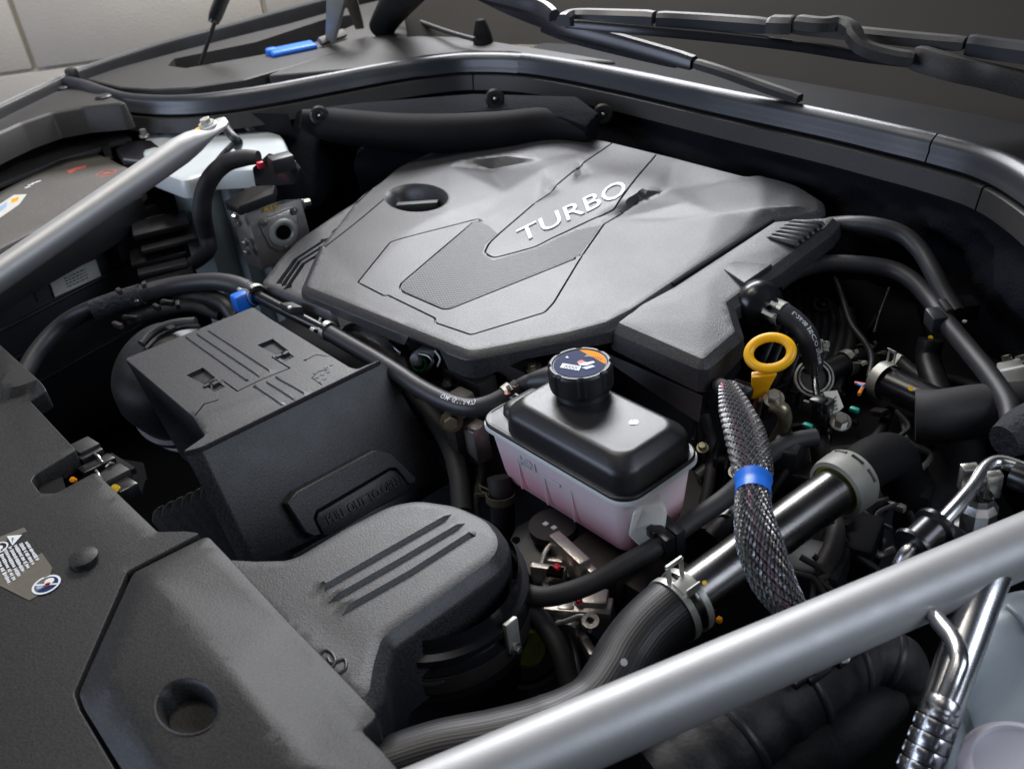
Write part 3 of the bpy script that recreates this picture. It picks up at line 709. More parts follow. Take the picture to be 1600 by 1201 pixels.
ctrl = [(560,440,.15),(745,342,.5),(790,300,.5),(700,260,.6),(781,364,.35),(960,273,.6),(757,394,.3),(996,300,.6),(909,400,.3),(860,370,.5),(925,335,.5),(1025,278,.45),
        (1000,400,.2),(1060,344,.6),(1120,335,.9),(1190,325,.9),(1240,322,.4),(1085,300,.2),
        (722,250,.5),(766,265,-1.0),(846,250,.5),(790,243,.6),
        (836,318,.5),(850,262,.6),(857,300,.0),(876,300,.5),
        (892,290,.5),(904,246,.6),(908,272,.0),(926,272,.5),
        (948,352,.1),(1000,316,-.6),(1046,296,-.1),(1068,316,.7),(1012,332,.3),(958,341,-.1),(1058,341,.5),(968,350,.0),(1000,347,.3),
        (840,230,.5),(900,238,.4),(935,258,.4),(700,330,.8),(640,360,.5),(1100,385,.35),(1165,358,.3)]
ctrl = [HP(*q) for q in ctrl]
ed = [(13,14),(14,15),(15,16),(18,19),(19,20),(20,21),(21,18),(22,23),(23,25),(22,24),(24,23),(24,25),(26,27),(27,29),(26,28),(28,27),(28,29),(30,31),(31,32),(32,33),(33,34),(34,35),(30,35),(35,36),(36,38),(38,37)]
inlay = [(745,342),(624,445),(627,455),(697,485),(909,400),(942,352),(1000,312),(1035,297),(1036,286),(996,301),(960,322),(837,384),(771,403),(757,394),(762,382),(781,364),(765,352)]
grooves = [
  ([(1053,226),(1000,254),(966,270),(781,364),(764,380),(757,395),(771,403),(837,385),(960,322),(1036,284)], .32, .3, False, .7),
  ([(745,342),(610,378),(559,441),(600,462),(606,461),(680,497),(680,504),(736,523),(851,488),(865,473),(909,400),(944,349),(975,325)], .28, .25, False, .4),
  ([(745,342),(624,445),(627,455),(697,485),(909,400)], .3, .3, False, 1.0),
  ([(984,278),(1056,252)], .9, .8),
  ([(945,221),(968,262)], .3, .25),
  ([(598,302),(505,376)], .35, .25), ([(604,308),(510,384)], .35, .25),
]
hole = [(651+50*math.cos(t), 309+22*math.sin(t)) for t in [2*math.pi*k/36 for k in range(36)]]
drops = {i: 1 for i in range(len(main))}
dv = [1.8,1.9,2.0,2.0,.5,.5,2.9,3.0,2.3,1.7,1.8,2.1,2,2,2]+[3]*11+[2.6,2.5,2.2,2.2,2.0]
cover, CH = panel('main_shell', cf, main, K['cover'], root, ctrl, ed, grooves, recess=[], holes=[hole], grid=.75, sigma=.1, rnd=.9, smooth=17,
                  skirt=((0, 0), (.03, .01), (.9, .62), (.95, .68), (1.0, .8), (1.1, 1.0)), drops={i: dv[i] for i in range(len(main))})
# inlay: thin ribbed plate following the shell
def overlay(name, H, poly, m, parent, step=.5, up=.02, fr=cf):
    q = [H(*p) for p in poly]; ab = [((p-fr.O).dot(fr.U), (p-fr.O).dot(fr.V)) for p in q]; A = np.array(ab); mn = A.min(0); mx = A.max(0)
    GX, GY = np.meshgrid(np.arange(mn[0], mx[0], step), np.arange(mn[1], mx[1], step), indexing='ij'); GX = GX.ravel(); GY = GY.ravel()
    k = inpoly(GX, GY, ab) & (dist_poly(GX, GY, ab+[ab[0]]) > step*.3); V = [Vector(p) for p in ab]+[Vector(p) for p in zip(GX[k], GY[k])]
    rv, re, rf, *_ = geometry.delaunay_2d_cdt(V, [(i, (i+1) % len(ab)) for i in range(len(ab))], [], 1, 1e-4)
    return rv, rf
def Hab(x, y):         # height of the shell over a plan point, by walking to its pixel
    p = Vector((x, y, 1.5))
    d = p-CAM; k = ROT.transposed() @ d; px = 800-k.x/k.z*F; py = 600.5+k.y/k.z*F
    for _ in range(4):
        q = CH(px, py); d = Vector((x, y, q.z))-CAM; k = ROT.transposed() @ d; px = 800-k.x/k.z*F; py = 600.5+k.y/k.z*F
    return q.z
rv, rf = overlay('inlay', CH, [(743,344),(628,445),(630,454),(698,482),(905,399),(940,351),(998,313),(1033,298),(1033,288),(996,304),(962,325),(839,387),(771,407),(753,396),(758,381),(777,365),(763,352)], None, None, .6)
M = Mesh(); M.add([Vector((p.x, p.y, Hab(p.x, p.y)+.03)) for p in rv], rf)
o = M.build('ribbed_inlay', K['inlay'], root, 80, label='fine-ribbed inlay panel beneath the lettering')
nt = K['inlay'].node_tree; b = nt.nodes['Principled BSDF']; tc = nt.nodes.new('ShaderNodeTexCoord'); sep = nt.nodes.new('ShaderNodeSeparateXYZ'); nt.links.new(tc.outputs['Object'], sep.inputs[0])
def mth(op, a, b_=None, v=None):
    n = nt.nodes.new('ShaderNodeMath'); n.operation = op; nt.links.new(a, n.inputs[0])
    if b_ is not None: nt.links.new(b_, n.inputs[1])
    if v is not None: n.inputs[1].default_value = v
    return n.outputs[0]
# ribs run across the picture: direction measured on the cover
r0 = W(640, 450, .5); r1 = W(860, 440, .9); rd = (r1-r0); rd.z = 0; rd.normalize(); rn = Vector((-rd.y, rd.x))
s_ = mth('ADD', mth('MULTIPLY', sep.outputs[0], v=rn.x), mth('MULTIPLY', sep.outputs[1], v=rn.y)); a_ = mth('ADD', mth('MULTIPLY', sep.outputs[0], v=rd.x), mth('MULTIPLY', sep.outputs[1], v=rd.y))
wv = mth('SINE', mth('MULTIPLY', s_, v=2*math.pi/.0050)); cr = mth('SINE', mth('ADD', mth('MULTIPLY', a_, v=2*math.pi/.0036), mth('MULTIPLY', s_, v=900)))
hgt = mth('ADD', wv, mth('MULTIPLY', cr, v=.25)); bp = nt.nodes.new('ShaderNodeBump'); bp.inputs['Strength'].default_value = .4; bp.inputs['Distance'].default_value = .0005
nt.links.new(hgt, bp.inputs['Height']); nt.links.new(bp.outputs[0], b.inputs['Normal'])
# lettering
tq = [CH(814, 381), CH(981, 302), CH(973, 280), CH(806, 361)]
tx = textquad('lettering', 'TURBO', *tq, K['silver'], root, up=.2, bold=.005, nrm=Z3, lift=-.05, snap=Hab)
c = CH(988, 277); M = Mesh(); M.add(*obox(c, X3, Y3, Z3, .5, 1.0, .5)); M.build('highlight_chip', K['silver'], root, 0)  # silver chip stands in for a highlight at the end of the slot
# filler hole: cone and cap
rim = [CH(*q) for q in hole]; cen = sum(rim, Vector())/len(rim); M = Mesh(); rings = []
for k_, dz, sh in ((1.03, .02, 0), (.97, -.12, 0), (.86, -1.0, 0), (.74, -2.6, 0), (.66, -4.2, 0), (.0, -4.25, 0)):
    rings.append([cen+(p-cen)*k_+Vector((0, 0, dz)) for p in rim])
M.add(*loft(rings, True, False, False)); M.build('filler_well', K['cover'], root, 50)
c = cen+Vector((0, 0, -2.6)); M = Mesh(); M.add(*lathemesh([(3.1, -1.6), (3.2, .2), (3.0, .5), (.01, .5)], c, Z3, 32)); cap_o = M.build('filler_cap', K['gloss'], root, 30)
g0 = (W(685,312,1)-W(599,318,1)); g0.z = 0; M = Mesh(); M.add(*obox(c+Vector((0, 0, 1.15)), g0, g0.cross(Z3), Z3, 6.4, 1.3, 1.5)); grip = M.build('cap_grip', K['trim'], cap_o, 30, bevel=.2)
# left flank, one step lower, with three slots
fl_, FH = panel('left_flank', cf, [HP(*q) for q in ((412,441,-1.0),(440,404,-1),(470,374,-1),(530,333,-1),(592,294,-1),(549,347,-.8),(512,388,-.8),(488,440,-1),(490,470,-1.3),(520,485,-1.4))], K['cover'], root,
      grooves=[([(437,440),(462,405),(503,378)], .8, 1.0), ([(444,443),(468,408),(500,388)], .7, 1.0), ([(452,445),(474,412),(494,400)], .7, 1.0), ([(520,362),(585,312)], .35, .3)],
      grid=.8, rnd=.7, skirt=((0, 0), (.25, .1), (.5, .5), (.6, 2.3)))
# right piece
rp = [HP(*q) for q in ((967,504,-.25),(1000,478,-.1,0),(1054,449,0,0),(1211,347,0),(1302,340,-.3),(1288,356,-.3),(1212,412,-.3),(1172,438,-.3),(1164,450,-.3),(1134,472,-.3),(1148,518,-.7),(1098,561,-.8))]
rc, RH = panel('right_shell', cf, rp, K['cover'], root, ctrl=[HP(*q) for q in ((1108,437,.1),(1100,500,-.2),(1200,390,0),(1060,470,0),(1150,400,.05))], edges=[(0,1)],
      grooves=[([(1225+i*13, 345+i*.5) if False else (1208+i*14.5, 347+i*.2), (1198+i*15.5, 384-i*6.6)], .55, -.3) for i in range(0)],
      grid=.75, rnd=.3, sigma=.1, smooth=17, skirt=((0, 0), (.03, .01), (.9, .75), (.95, .8), (1.0, .95), (1.15, 1.0)), drops={0:3.0,1:.8,2:.8,3:.8,4:2.2,5:2.4,6:2.4,7:2.2,8:2.2,9:2.2,10:2.6,11:3.4})
M = Mesh(); M.add(*slab([W(x, y, HP(x, y, d_)[2]) for x, y, d_ in ((1131,421,.1),(1145,408,.45),(1207,412,.45),(1172,436,.45),(1163,442,.4))], (0, 0, -.8))); M.build('raised_tab', K['cover'], root, 20, bevel=.12)
for i in range(6):      # raised ribs at the far corner
    a = RH(1249+i*9.2, 350-i*0.3) if False else RH(1185+i*9, 374-i*4.3); b2 = RH(1244+i*9.2, 386-i*6.6)
    a = Vector(W(1233-i*7, 346+i*4.8, HP(1233-i*7, 346+i*4.8, .02)[2])); b2 = Vector(W(1286-i*8, 354+i*6, HP(1286-i*8, 354+i*6, 0)[2])); t = (b2-a).normalized(); M = Mesh()
    M.add(*tubemesh([a-Z3*.1, a+(b2-a)*.15+Z3*.08, b2-t*.2+Z3*.25, b2-Z3*.0], [.1, .28, .45, .35], 8)); M.build('rib', K['cover'], root, 60)
tube('gap_shade', [W(1051.5+i*15.6, 445-i*10.05, HP(1051.5+i*15.6, 445-i*10.05, -.05)[2]) for i in range(11)], .28, K['dark'], root, sp=False, seg=8)  # dark cord added to draw the shade in the gap between the shells
# black tray edge that shows under the shells
M = Mesh(); M.add(*slab([W(530,462,-2), W(640,505,-2), W(745,545,-2), W(830,530,-2), W(944,510,-2.2), W(1098,590,-3.6), W(1150,535,-3), W(1170,450,-2), W(1290,362,-1), W(1240,320,0), W(1060,262,2), W(850,228,3), W(640,275,1), W(530,370,-1), W(440,430,-2.2)], (0, 0, -1.2)))
M.build('under_tray', K['dark'], root, 30)
# acoustic edge hanging at the right front
M = Mesh(); M.add(*slab([W(940,548,-3.2), W(1098,618,-4), W(1092,660,-6.5), W(1060,640,-6.2), W(960,572,-4.6)], (-.6, .8, 0))); M.build('front_skirt', K['gloss'], root, 30)
M = Mesh(); M.add(*slab([W(1100,612,-4), W(1156,548,-3), W(1158,575,-5.5), W(1108,640,-7)], (-.6, 0, -.3))); M.build('side_skirt', K['gloss'], root, 30)

# ================================================================ AIR BOX
root = thing('air_cleaner_box', 'charcoal air cleaner box with slanted front face and grey lid', 'air filter box', W(400, 700, -24))
bf = hframe(-2)
lid = [(196,560),(395,480),(420,497),(546,574),(557,577),(594,562),(313,698),(286,705),(322,680),(303,651)]
bx, BH = panel('lid', bf, lid, K['box'], root, ctrl=[(371,677,0.15),(310,652,.1)],
   grooves=[([(293+0,528),(386,594)], .34, -.2),([(310,523),(405,587)], .34, -.2),([(327,517),(422,579)], .34, -.2),
            ([(400,604),(440,631)], .34, -.2),([(418,597),(459,623)], .34, -.2),([(433,590),(476,614)], .34, -.2),
            ([(350,596),(371,611),(410,592),(453,575),(425,558)], .2, .35),([(340,625),(319,631),(304,650)], .2, .35),([(480,561),(494,554),(508,556)], .16, .3)],
   recess=[([(291,586),(317,574),(337,590),(318,600)], 4.5, .12, .05),([(402,539),(426,529),(450,547),(436,557)], 4.5, .12, .05),
           ([(318,600),(337,592),(352,604),(334,612)], .25, .1, .05),([(430,555),(446,547),(460,557),(446,564)], .25, .1, .05)],
   grid=.6, sigma=.2, rnd=.45, cell=.2, skirt=((0, 0), (.05, .03), (.09, .12), (.09, .6)))
for (x, y) in ((323,603),(337,600),(436,557),(447,553)):      # small key teeth at the two catches
    M = Mesh(); M.add(*obox(BH(x, y)-Z3*.05, X3, Y3, Z3, .5, .8, .5)); M.build('catch_tooth', K['box'], root, 30, bevel=.06, seg=1)
for q in range(3):
    for e in range(4-q): 
        p = BH(492+e*8.5+q*3, 583+q*4.6-e*4.2+q*2); M = Mesh(); M.add(*obox(p, X3, Y3, Z3, .35, .35, .12)); M.build('dimple', K['black'], root, 0)
M = Mesh()
for a, b2 in (((487,590),(500,578)),((500,578),(513,579)),((487,590),(503,601))): M.add(*tubemesh([BH(*a), BH(*b2)], .07, 6))
M.build('moulded_mark', K['black'], root, 0)
# front face and sides: planes through corners
A_, B_ = bf.p(313,698), bf.p(594,562); zb = -15.0
C_, D_ = W(700,742,zb), W(402,884,zb); E_ = bf.p(286,705); 
G1, G2 = bf.p(196,560), bf.p(303,651)
off = .12
ff = frame3(A_-Z3*.45, B_-Z3*.45, D_); C_ = ff.p(700,742)
M = Mesh()
vv = [A_-Z3*.15, B_-Z3*.15, C_, D_, W(372,846,-15), E_-Z3*.15, Vector((C_.x, C_.y, -30)), Vector((D_.x, D_.y, -30))]
# closed wedge body of the box
B4 = bf.p(557,577); inner = Vector((B4.x-1, B4.y+1, -2.3)); back = Vector((bf.p(395,480).x, bf.p(395,480).y, -2.3)); left = Vector((G1.x, G1.y, -2.3))
top = [A_, B_, bf.p(557,577), bf.p(395,481), G1, G2, bf.p(322,680), E_]; top = [p-Z3*.45 for p in top]
lowx = {0: D_, 1: C_}
bot = [D_, C_, C_+Vector((-10, 2, -1)), back+Vector((1, 0, -17)), W(352,800,-13)+Vector((-13,3,0)), W(352,802,-13), W(362,846,-14.5), W(372,850,-14.6)]
bot[4] = Vector((G1.x+2.5, G1.y+1.5, -17)); bot[5] = Vector((G2.x+2, G2.y+2, -17)); bot[6] = Vector((bf.p(322,680).x+6, bf.p(322,680).y+1.2, -15.5)); bot[7] = D_+(E_-A_)*1.0+Vector((-.5,.3,0))
M.add(*loft([top, bot], True, True, True)); M.build('body', K['box'], root, 25, bevel=.35)
M = Mesh(); M.add(*slab([ff.p(462,888,-.8), ff.p(706,742,-.8), ff.p(704,724,-.8), ff.p(455,868,-.8)], (0, 0, -1))) ; M.build('lower_ledge', K['box'], root, 30, bevel=.15)
# pull handle on the face
hp = [(449,787),(463,768),(584,703),(609,705),(651,746),(650,754),(640,757),(619,731),(608,732),(495,798),(491,810),(503,835),(492,838),(478,832)]
M = Mesh(); M.add(*slab([ff.p(x, y, 1.7) for x, y in hp], -ff.N*2.2)); M.build('handle_rim', K['box'], root, 20, bevel=.14, seg=1)
hp2 = [(497,801),(610,734),(619,735),(642,760),(637,766),(520,835),(507,836),(494,812)]
M = Mesh(); M.add(*slab([ff.p(x, y, 1.3) for x, y in hp2], -ff.N*1.8)); M.build('handle_plate', K['box'], root, 30, bevel=.15)
textquad('moulded_lettering', 'PULL OUT TO OPEN', ff.p(515,819,1.32), ff.p(630,754,1.32), ff.p(623,742,1.32), ff.p(508,806,1.32), K['cover'], root, up=.22, bold=.0, nrm=ff.N, lift=0)
M = Mesh(); t0 = ff.p(535,747,.05); M.add(*slab([ff.p(541,742,.12), ff.p(547,752,.12), ff.p(533,754,.12)], -ff.N*.15)); M.build('arrow_mark', K['black'], root, 0)
# stacked cooling ribs at the left foot of the box
for i in range(8):
    x = 352-i*15; y = 742+i*7
    a = W(x, y, -9-i*.7); b2 = W(x+12+i*2, y+18, -9.5-i*.7); M = Mesh()
    pth = [W(x-10, y+22, -11-i*.8), W(x-8, y+8, -10-i*.8), W(x, y, -9.5-i*.8), W(x+9, y-4, -9.5-i*.8)]
    M.add(*loft([[p, p+Vector((.25, -.1, 0)), p+Vector((9+0*i, 3, -17)), p+Vector((8.75, 3.1, -17))] for p in pth], True)); M.build('rib', K['box'], root, 25, bevel=.1, seg=2)

# round intake boot behind the box
root = thing('intake_boot', 'bulbous grey intake boot with ring seam at the left end of the air box', 'air duct', W(240, 590, -14))
c = W(262, 588, -9.5); ax = (Vector((.18, -.42, .62))).normalized()
prof = [(.01, 5.6), (2.5, 5.5), (5, 4.6), (6.6, 3.2), (7.7, 1), (8.0, -1.5), (8.1, -3.2), (8.7, -3.4), (8.8, -4.5), (8.2, -4.8), (8.3, -6.0), (7.8, -6.3), (7.6, -16)]
lathe('bellmouth', prof, c, ax, K['box'], root, 56, 40)
tube('seam_ring', [c+ax*(-6.4)+(ax.cross(Y3).normalized()*math.cos(t)+ax.cross(ax.cross(Y3).normalized())*math.sin(t))*8.4 for t in [2*math.pi*k/24 for k in range(25)]], .32, K['ring'], root, n=2, seg=10)
c2 = W(268, 530, -5); M = Mesh(); ang = [2.2+k*.22 for k in range(9)]
tube('flange_lip', [W(222,538,-3.2), W(236,522,-2.6), W(256,511,-2.2), W(280,505,-2), (W(306,503,-2))], .65, K['box'], root)
tube('flange_band', [W(228,545,-3), W(244,529,-2.4), W(264,518,-2), W(290,511,-1.8), (W(312,510,-1.8))], .3, K['gloss'], root)
M = Mesh(); M.add(*obox(W(268,514,-1.6), X3, Y3, Z3, 1.4, 1.0, .7)); M.build('band_latch', K['gloss'], root, 30, bevel=.1, seg=1)

# ================================================================ AIR INTAKE SNORKEL
root = thing('intake_snorkel', 'rounded grey snorkel cover with three long ribs in front of the air box', 'air intake cover', W(600, 950, -14))
sf = hframe(-5)
sn = [(446,880),(470,872),(545,827),(612,793),(650,786),(706,794),(753,816),(771,843),(764,866),(700,912),(588,990),(572,1040),(566,1085),(496,1021),(370,905),(340,878),(395,881)]
sk, SH = panel('top_shell', sf, sn, K['box'], root, ctrl=[(450,930,0),(520,1000,-.1)], grid=.7, rnd=1.0,
   grooves=[([(509,914),(600,862),(693,809)], .9, -.4),([(527,930),(620,877),(713,822)], .9, -.4),([(546,946),(640,893),(732,834)], .9, -.4)],
   skirt=((0, 0), (.5, .15), (1.3, 1.0), (1.45, 1.3), (1.5, 1.8), (1.4, 9)))
tube('moulded_mark', [SH(497,1024), SH(508,1016), SH(518,1020), SH(524,1033), SH(516,1045), SH(510,1044)], .16, K['black'], root, seg=8)
tube('moulded_mark', [SH(512,1028), SH(519,1036), SH(538,1030), SH(540,1044), SH(530,1052)], .16, K['black'], root, seg=8)
tube('lower_bead', [W(803,905,-8.2), W(790,950,-9.8), W(745,985,-10.8), W(690,1022,-11.5), W(640,1062,-12.2), W(622,1090,-12.8), W(612,1180,-15)], .3, K['box'], root)
# round boot with band clamp under the snorkel
root = thing('snorkel_boot', 'black round rubber boot with a steel band beneath the snorkel', 'air duct', W(690, 960, -22))
cb = Vector((SH(668,868).x, SH(668,868).y, -7)); axb = Vector((.06, -.02, 1)).normalized(); R0 = 8.3
lathe('boot', [(R0-.3, .2), (R0-.1, -1.4), (R0+.5, -1.6), (R0+.55, -2.2), (R0-.1, -2.5), (R0-.2, -3.4), (R0+.4, -3.6), (R0+.4, -6.2), (R0-.2, -6.5), (R0+.1, -7.6), (R0-.8, -8.2), (R0-1, -20)], cb, axb, K['gloss'], root, 64)
lathe('band', [(R0+.45, -3.9), (R0+.55, -3.9), (R0+.55, -5.9), (R0+.45, -5.9)], cb, axb, K['castd'], root, 64)
M = Mesh()
for k in range(16):
    a = math.radians(-62+k*1.6); d = X3*math.cos(a)+Y3*math.sin(a); t = Vector((-d.y, d.x, 0)); M.add(*obox(cb+axb*(-4.9)+d*(R0+.57), t*.8+axb*.5, d, axb, .9, .08, .14))
M.build('worm_slots', K['steel'], root, 0)
M = Mesh(); d = (X3*math.cos(.15)+Y3*math.sin(.15)); M.add(*obox(cb+axb*(-3.2)+d*(R0+.75), Y3, d, axb, 1.4, .5, 3.8)); M.build('band_tongue', K['clamp'], root, 30, bevel=.12)
bolt(cb+axb*(-4.8)+d*(R0+1), d, .4, .5, root)

# ================================================================ RADIATOR COVER
root = thing('radiator_cover', 'large grey-brown plastic radiator cover across the lower left corner', 'radiator cover', W(150, 900, -2))
gf = hframe(0)
p1 = [(-160,400,1.2),(0,540,1.2),(64,598,1.2),(72,611,.9),(46,627,.2,.1),(117,703,0),(54,741,0),(47,751,0),(62,771,0),(87,771,0),(148,738,0),(245,831,0),(290,830,0),(311,833,0),(197,892,0),(113,1083,0),(122,1108,0),(185,1215,0),(190,1290,0),(-160,1290,0),(-330,1000,0),(-330,600,.5)]
rcov, GH = panel('upper_panel', gf, p1, K['slam'], root, ctrl=[(0,629,0),(0,607,1.2),(40,600,1.2),(62,612,.1),(130,800,.35),(240,900,-.1)], edges=[(0,3),(1,2)], grid=1.1, rnd=.4, sigma=.2, skirt=((0, 0), (.05, .03), (.1, .12), (.12, 2.2)))
p2 = [(324,838,.2),(368,884,.2),(440,962,.2),(560,1086,.2),(589,1118,.2),(562,1141,.2),(600,1178,.2),(690,1290,.2),(252,1290,0),(194,1203,-.1),(134,1106,-.1),(125,1083,-.1),(209,896,0)]
lp, LH = panel('lower_panel', gf, p2, K['slam'], root, ctrl=[(222,895,.7),(174,1040,1.1),(170,1072,1.1),(250,1203,1.1),(300,1270,1.1),(240,905,1.0),(360,1050,2.0),(480,1200,2.3),(330,880,.5),(500,1070,.5)],
   edges=[(0,1),(1,2),(2,3),(3,4),(5,6),(6,7)], grid=1.0, rnd=.5, sigma=.2, holes=[[(293+50*math.cos(t), 1104+43*math.sin(t)) for t in [2*math.pi*k/40 for k in range(40)]]], skirt=((0, 0), (.05, .03), (.1, .12), (.12, 2.5)))
rim = [LH(293+50.5*math.cos(t), 1104+43.5*math.sin(t)) for t in [2*math.pi*k/40 for k in range(40)]]; cen = sum(rim, Vector())/40
M = Mesh(); M.add(*loft([[cen+(p-cen)*s_+Z3*z_ for p in rim] for s_, z_ in ((1.06, .0), (1.03, .08), (.97, .05), (.9, -.25), (.82, -.9), (.78, -1.6), (.3, -1.7), (.01, -1.7))], True, False, False)); M.build('round_well', K['slam'], root, 50)
# lower lip that shows through the notch
M = Mesh(); M.add(*slab([GH(x, y)-Z3*1.2 for x, y in ((52,744),(60,770),(86,772),(100,760),(90,730))], (0, 0, -.4))); M.build('notch_floor', K['dark'], root, 0)
# push button
c = GH(133, 876); bt = thing('push_clip', 'round black push clip on the radiator cover beside the warning label', 'trim clip', c)
lathe('clip_ring', [(1.18, -.1), (1.15, .28), (1.0, .32)], c, Z3, K['black'], bt, 36); lathe('clip_head', [(1.1, .33), (1.28, .40), (1.25, .55), (.9, .72), (.01, .78)], c, Z3, K['slam'], bt, 36, 50)
# warning label
lb = thing('warning_label', 'dark transparent warning label with white lines and a no-touching circle on the radiator cover', 'label', GH(45, 880))
def GP(x, y, u=.03): return GH(x, y)+Z3*u
patch('backing', [GP(-60,815), GP(38,824), GP(82,887), GP(70,925), GP(30,948), GP(-60,935)][1:4]+[GP(46,938), GP(-70,880), GP(-60,862)], K['pbg'], lb, .02)
def tri(pts, m, nm, u=.07): return patch(nm, [GP(x, y, u) for x, y in pts], m, lb, .015)
tri([(11,838),(35,836),(20,853)], K['print'], 'warning_triangle'); tri([(19,841),(22,841),(20.5,849)], K['pbg'], 'exclamation_mark', .1)
M = Mesh(); rr = np.random.default_rng(3)
for ln_ in range(7):
    x0, y0 = 41-ln_*8.5, 847+ln_*2.6; dx, dy = 18.5+ln_*1.2, 29+ln_*3.6
    t = 0
    while t < 1:
        l = .018+rr.random()*.035; a = GP(x0+dx*t, y0+dy*t, .07); b2 = GP(x0+dx*min(1, t+l), y0+dy*min(1, t+l), .07); s = (b2-a).normalized().cross(Z3)*rr.uniform(.11, .19)
        M.add([a-s, b2-s, b2+s*.8, a+s*.8], [(0, 1, 2, 3)]); t += l+.014+(.03 if rr.random() < .15 else 0)
M.build('fine_print', K['print'], lb, 0)
def ring2d(c, ro, ri, m, nm, up=.08, seg=40):
    M = Mesh(); M.add(*loft([[c+Vector((math.cos(2*math.pi*k/seg)*r, math.sin(2*math.pi*k/seg)*r, z)) for k in range(seg)] for r, z in ((ro, up), (ri, up))], True, False, False)); return M.build(nm, m, lb, 0)
c = GP(73, 914, .0); disc('circle_ground', c, Z3, 1.22, K['navy'], lb, .06); ring2d(c, 1.18, .98, K['print'], 'circle_ring', .1)
M = Mesh(); q = (GP(60,903,.11)-c); M.add(*obox(c+Z3*.1, W(84,908,0)-W(62,921,0)+Vector((.4,-.9,0)), Vector((-q.y, q.x, 0)), Z3, 2.0, .22, .02)); M.build('slash', K['print'], lb, 0)
disc('hand_symbol', c+Vector((-.25, .35, .03)), Z3, .42, K['print'], lb, .06, 9); disc('flame_symbol', c+Vector((.05, .1, .05)), Z3, .25, K['red'], lb, .06, 7); disc('fan_symbol', c+Vector((-.2, -.5, .03)), Z3, .3, K['lblue'], lb, .06, 7)
c = GP(-2, 857, 0); ring2d(c, .85, .7, K['print'], 'circle_ring', .1); disc('fan_symbol', c, Z3, .4, K['print'], lb, .08, 7)

# bonnet latch in the notch
root = thing('bonnet_latch', 'bonnet latch of black and grey blocks with yellow greased springs in the notch', 'latch', W(140, 740, -4))
for (x, y, z, sx, sy, sz, m, nm) in ((133,699,-1.2,2.6,2.2,.9,'trim','cover_block'),(152,727,-1.8,1.6,3.4,.8,'gloss','pawl'),(118,722,-2.6,1.6,3.0,1.0,'black','lever'),(178,745,-1.8,2.0,2.8,1.2,'trim','cover_block'),(196,765,-2.4,2.2,2.0,1.5,'gloss','housing'),(160,740,-3.4,5,5,.8,'dark','base_plate'),(143,712,-1.6,1.0,2.4,.9,'black','housing'),(100,745,-3.6,5,4,.6,'dark','base_plate')):
    M = Mesh(); M.add(*obox(W(x, y, z), X3+Y3*.1, Y3, Z3, sx, sy, sz)); M.build(nm, K[m], root, 30, bevel=.15)
for (x, y, r, m) in ((114,718,.42,'ypaint'),(138,716,.3,'ypaint'),(116,751,.3,'orange'),(182,765,.45,'ypaint')):
    M = Mesh(); M.add(*lathemesh([(.01, 0), (r, 0), (r, .5), (.01, .55)], W(x, y, -1.8), Vector((.5,-.3,.8)), 12)); M.build('greased_pin', K[m], root, 30)
for a, b2 in (((146,708),(160,722)),((166,729),(178,724)),((150,735),(158,752))):
    tube('spring_wire', [W(*a, -1.2), W((a[0]+b2[0])/2, (a[1]+b2[1])/2-3, -.8), W(*b2, -1.2)], .14, K['steel'], root, seg=8)
M = Mesh(); M.add(*slab([W(183,716,-6), W(222,722,-6), W(228,748,-7), W(220,772,-8)], (-.3, .2, -.4))); M.build('guide_fin', K['black'], root, 0)

# ================================================================ COOLANT RESERVOIR
root = thing('coolant_reservoir', 'translucent pink coolant reservoir with glossy black lid and screw cap', 'coolant tank', W(920, 780, -10))
zf = -3.2
cFL, cFR, cBR = W(743,658,zf), W(978,796,zf), W(1096,704,zf); ux = (cFR-cFL); Lx = ux.length; ux.normalize(); uy = (cBR-cFR); Ly = uy.length; uy = (uy-ux*uy.dot(ux)).normalized()
def rrect(z, ins, r, x0=0, x1=None, y0=0, y1=None, n=7):
    x1 = Lx if x1 is None else x1; y1 = Ly if y1 is None else y1; x0 += ins; y0 += ins; x1 -= ins; y1 -= ins; o = []
    r = max(.05, r)
    for cx, cy, a in ((x1-r, y0+r, -90), (x1-r, y1-r, 0), (x0+r, y1-r, 90), (x0+r, y0+r, 180)):
        for k in range(n+1):
            t = math.radians(a+90*k/n); q = cFL+ux*(cx+r*math.cos(t))+uy*(cy+r*math.sin(t)); o.append(Vector((q.x, q.y, z)))
    return o
M = Mesh(); M.add(*loft([rrect(zf-.45, .55, 1.8), rrect(zf-1.2, .65, 1.8), rrect(zf-2.6, .8, 1.8), rrect(zf-6.0, 1.15, 1.8), rrect(zf-7.2, 1.4, 1.8), rrect(zf-7.9, 1.9, 1.6), rrect(zf-8.2, 2.8, 1.2)], True, True, True)); M.build('tank_body', K['tank'], root, 50)
M = Mesh(); M.add(*loft([rrect(zf, .05, 2.2), rrect(zf-.15, 0, 2.2), rrect(zf-.5, .0, 2.2), rrect(zf-.62, .15, 2.2), rrect(zf-.65, 1, 2.0)], True, True, True)); M.build('white_flange', K['rim'], root, 50)
M = Mesh(); M.add(*loft([rrect(zf+.02, .1, 2.2), rrect(zf+.3, .1, 2.2), rrect(zf+.42, .22, 2.1), rrect(zf+.42, .38, 2), rrect(zf+.35, .45, 2), rrect(zf+.4, .6, 2)], True, True, True)); M.build('lid_flange', K['lid'], root, 50)
dx0 = 3.0
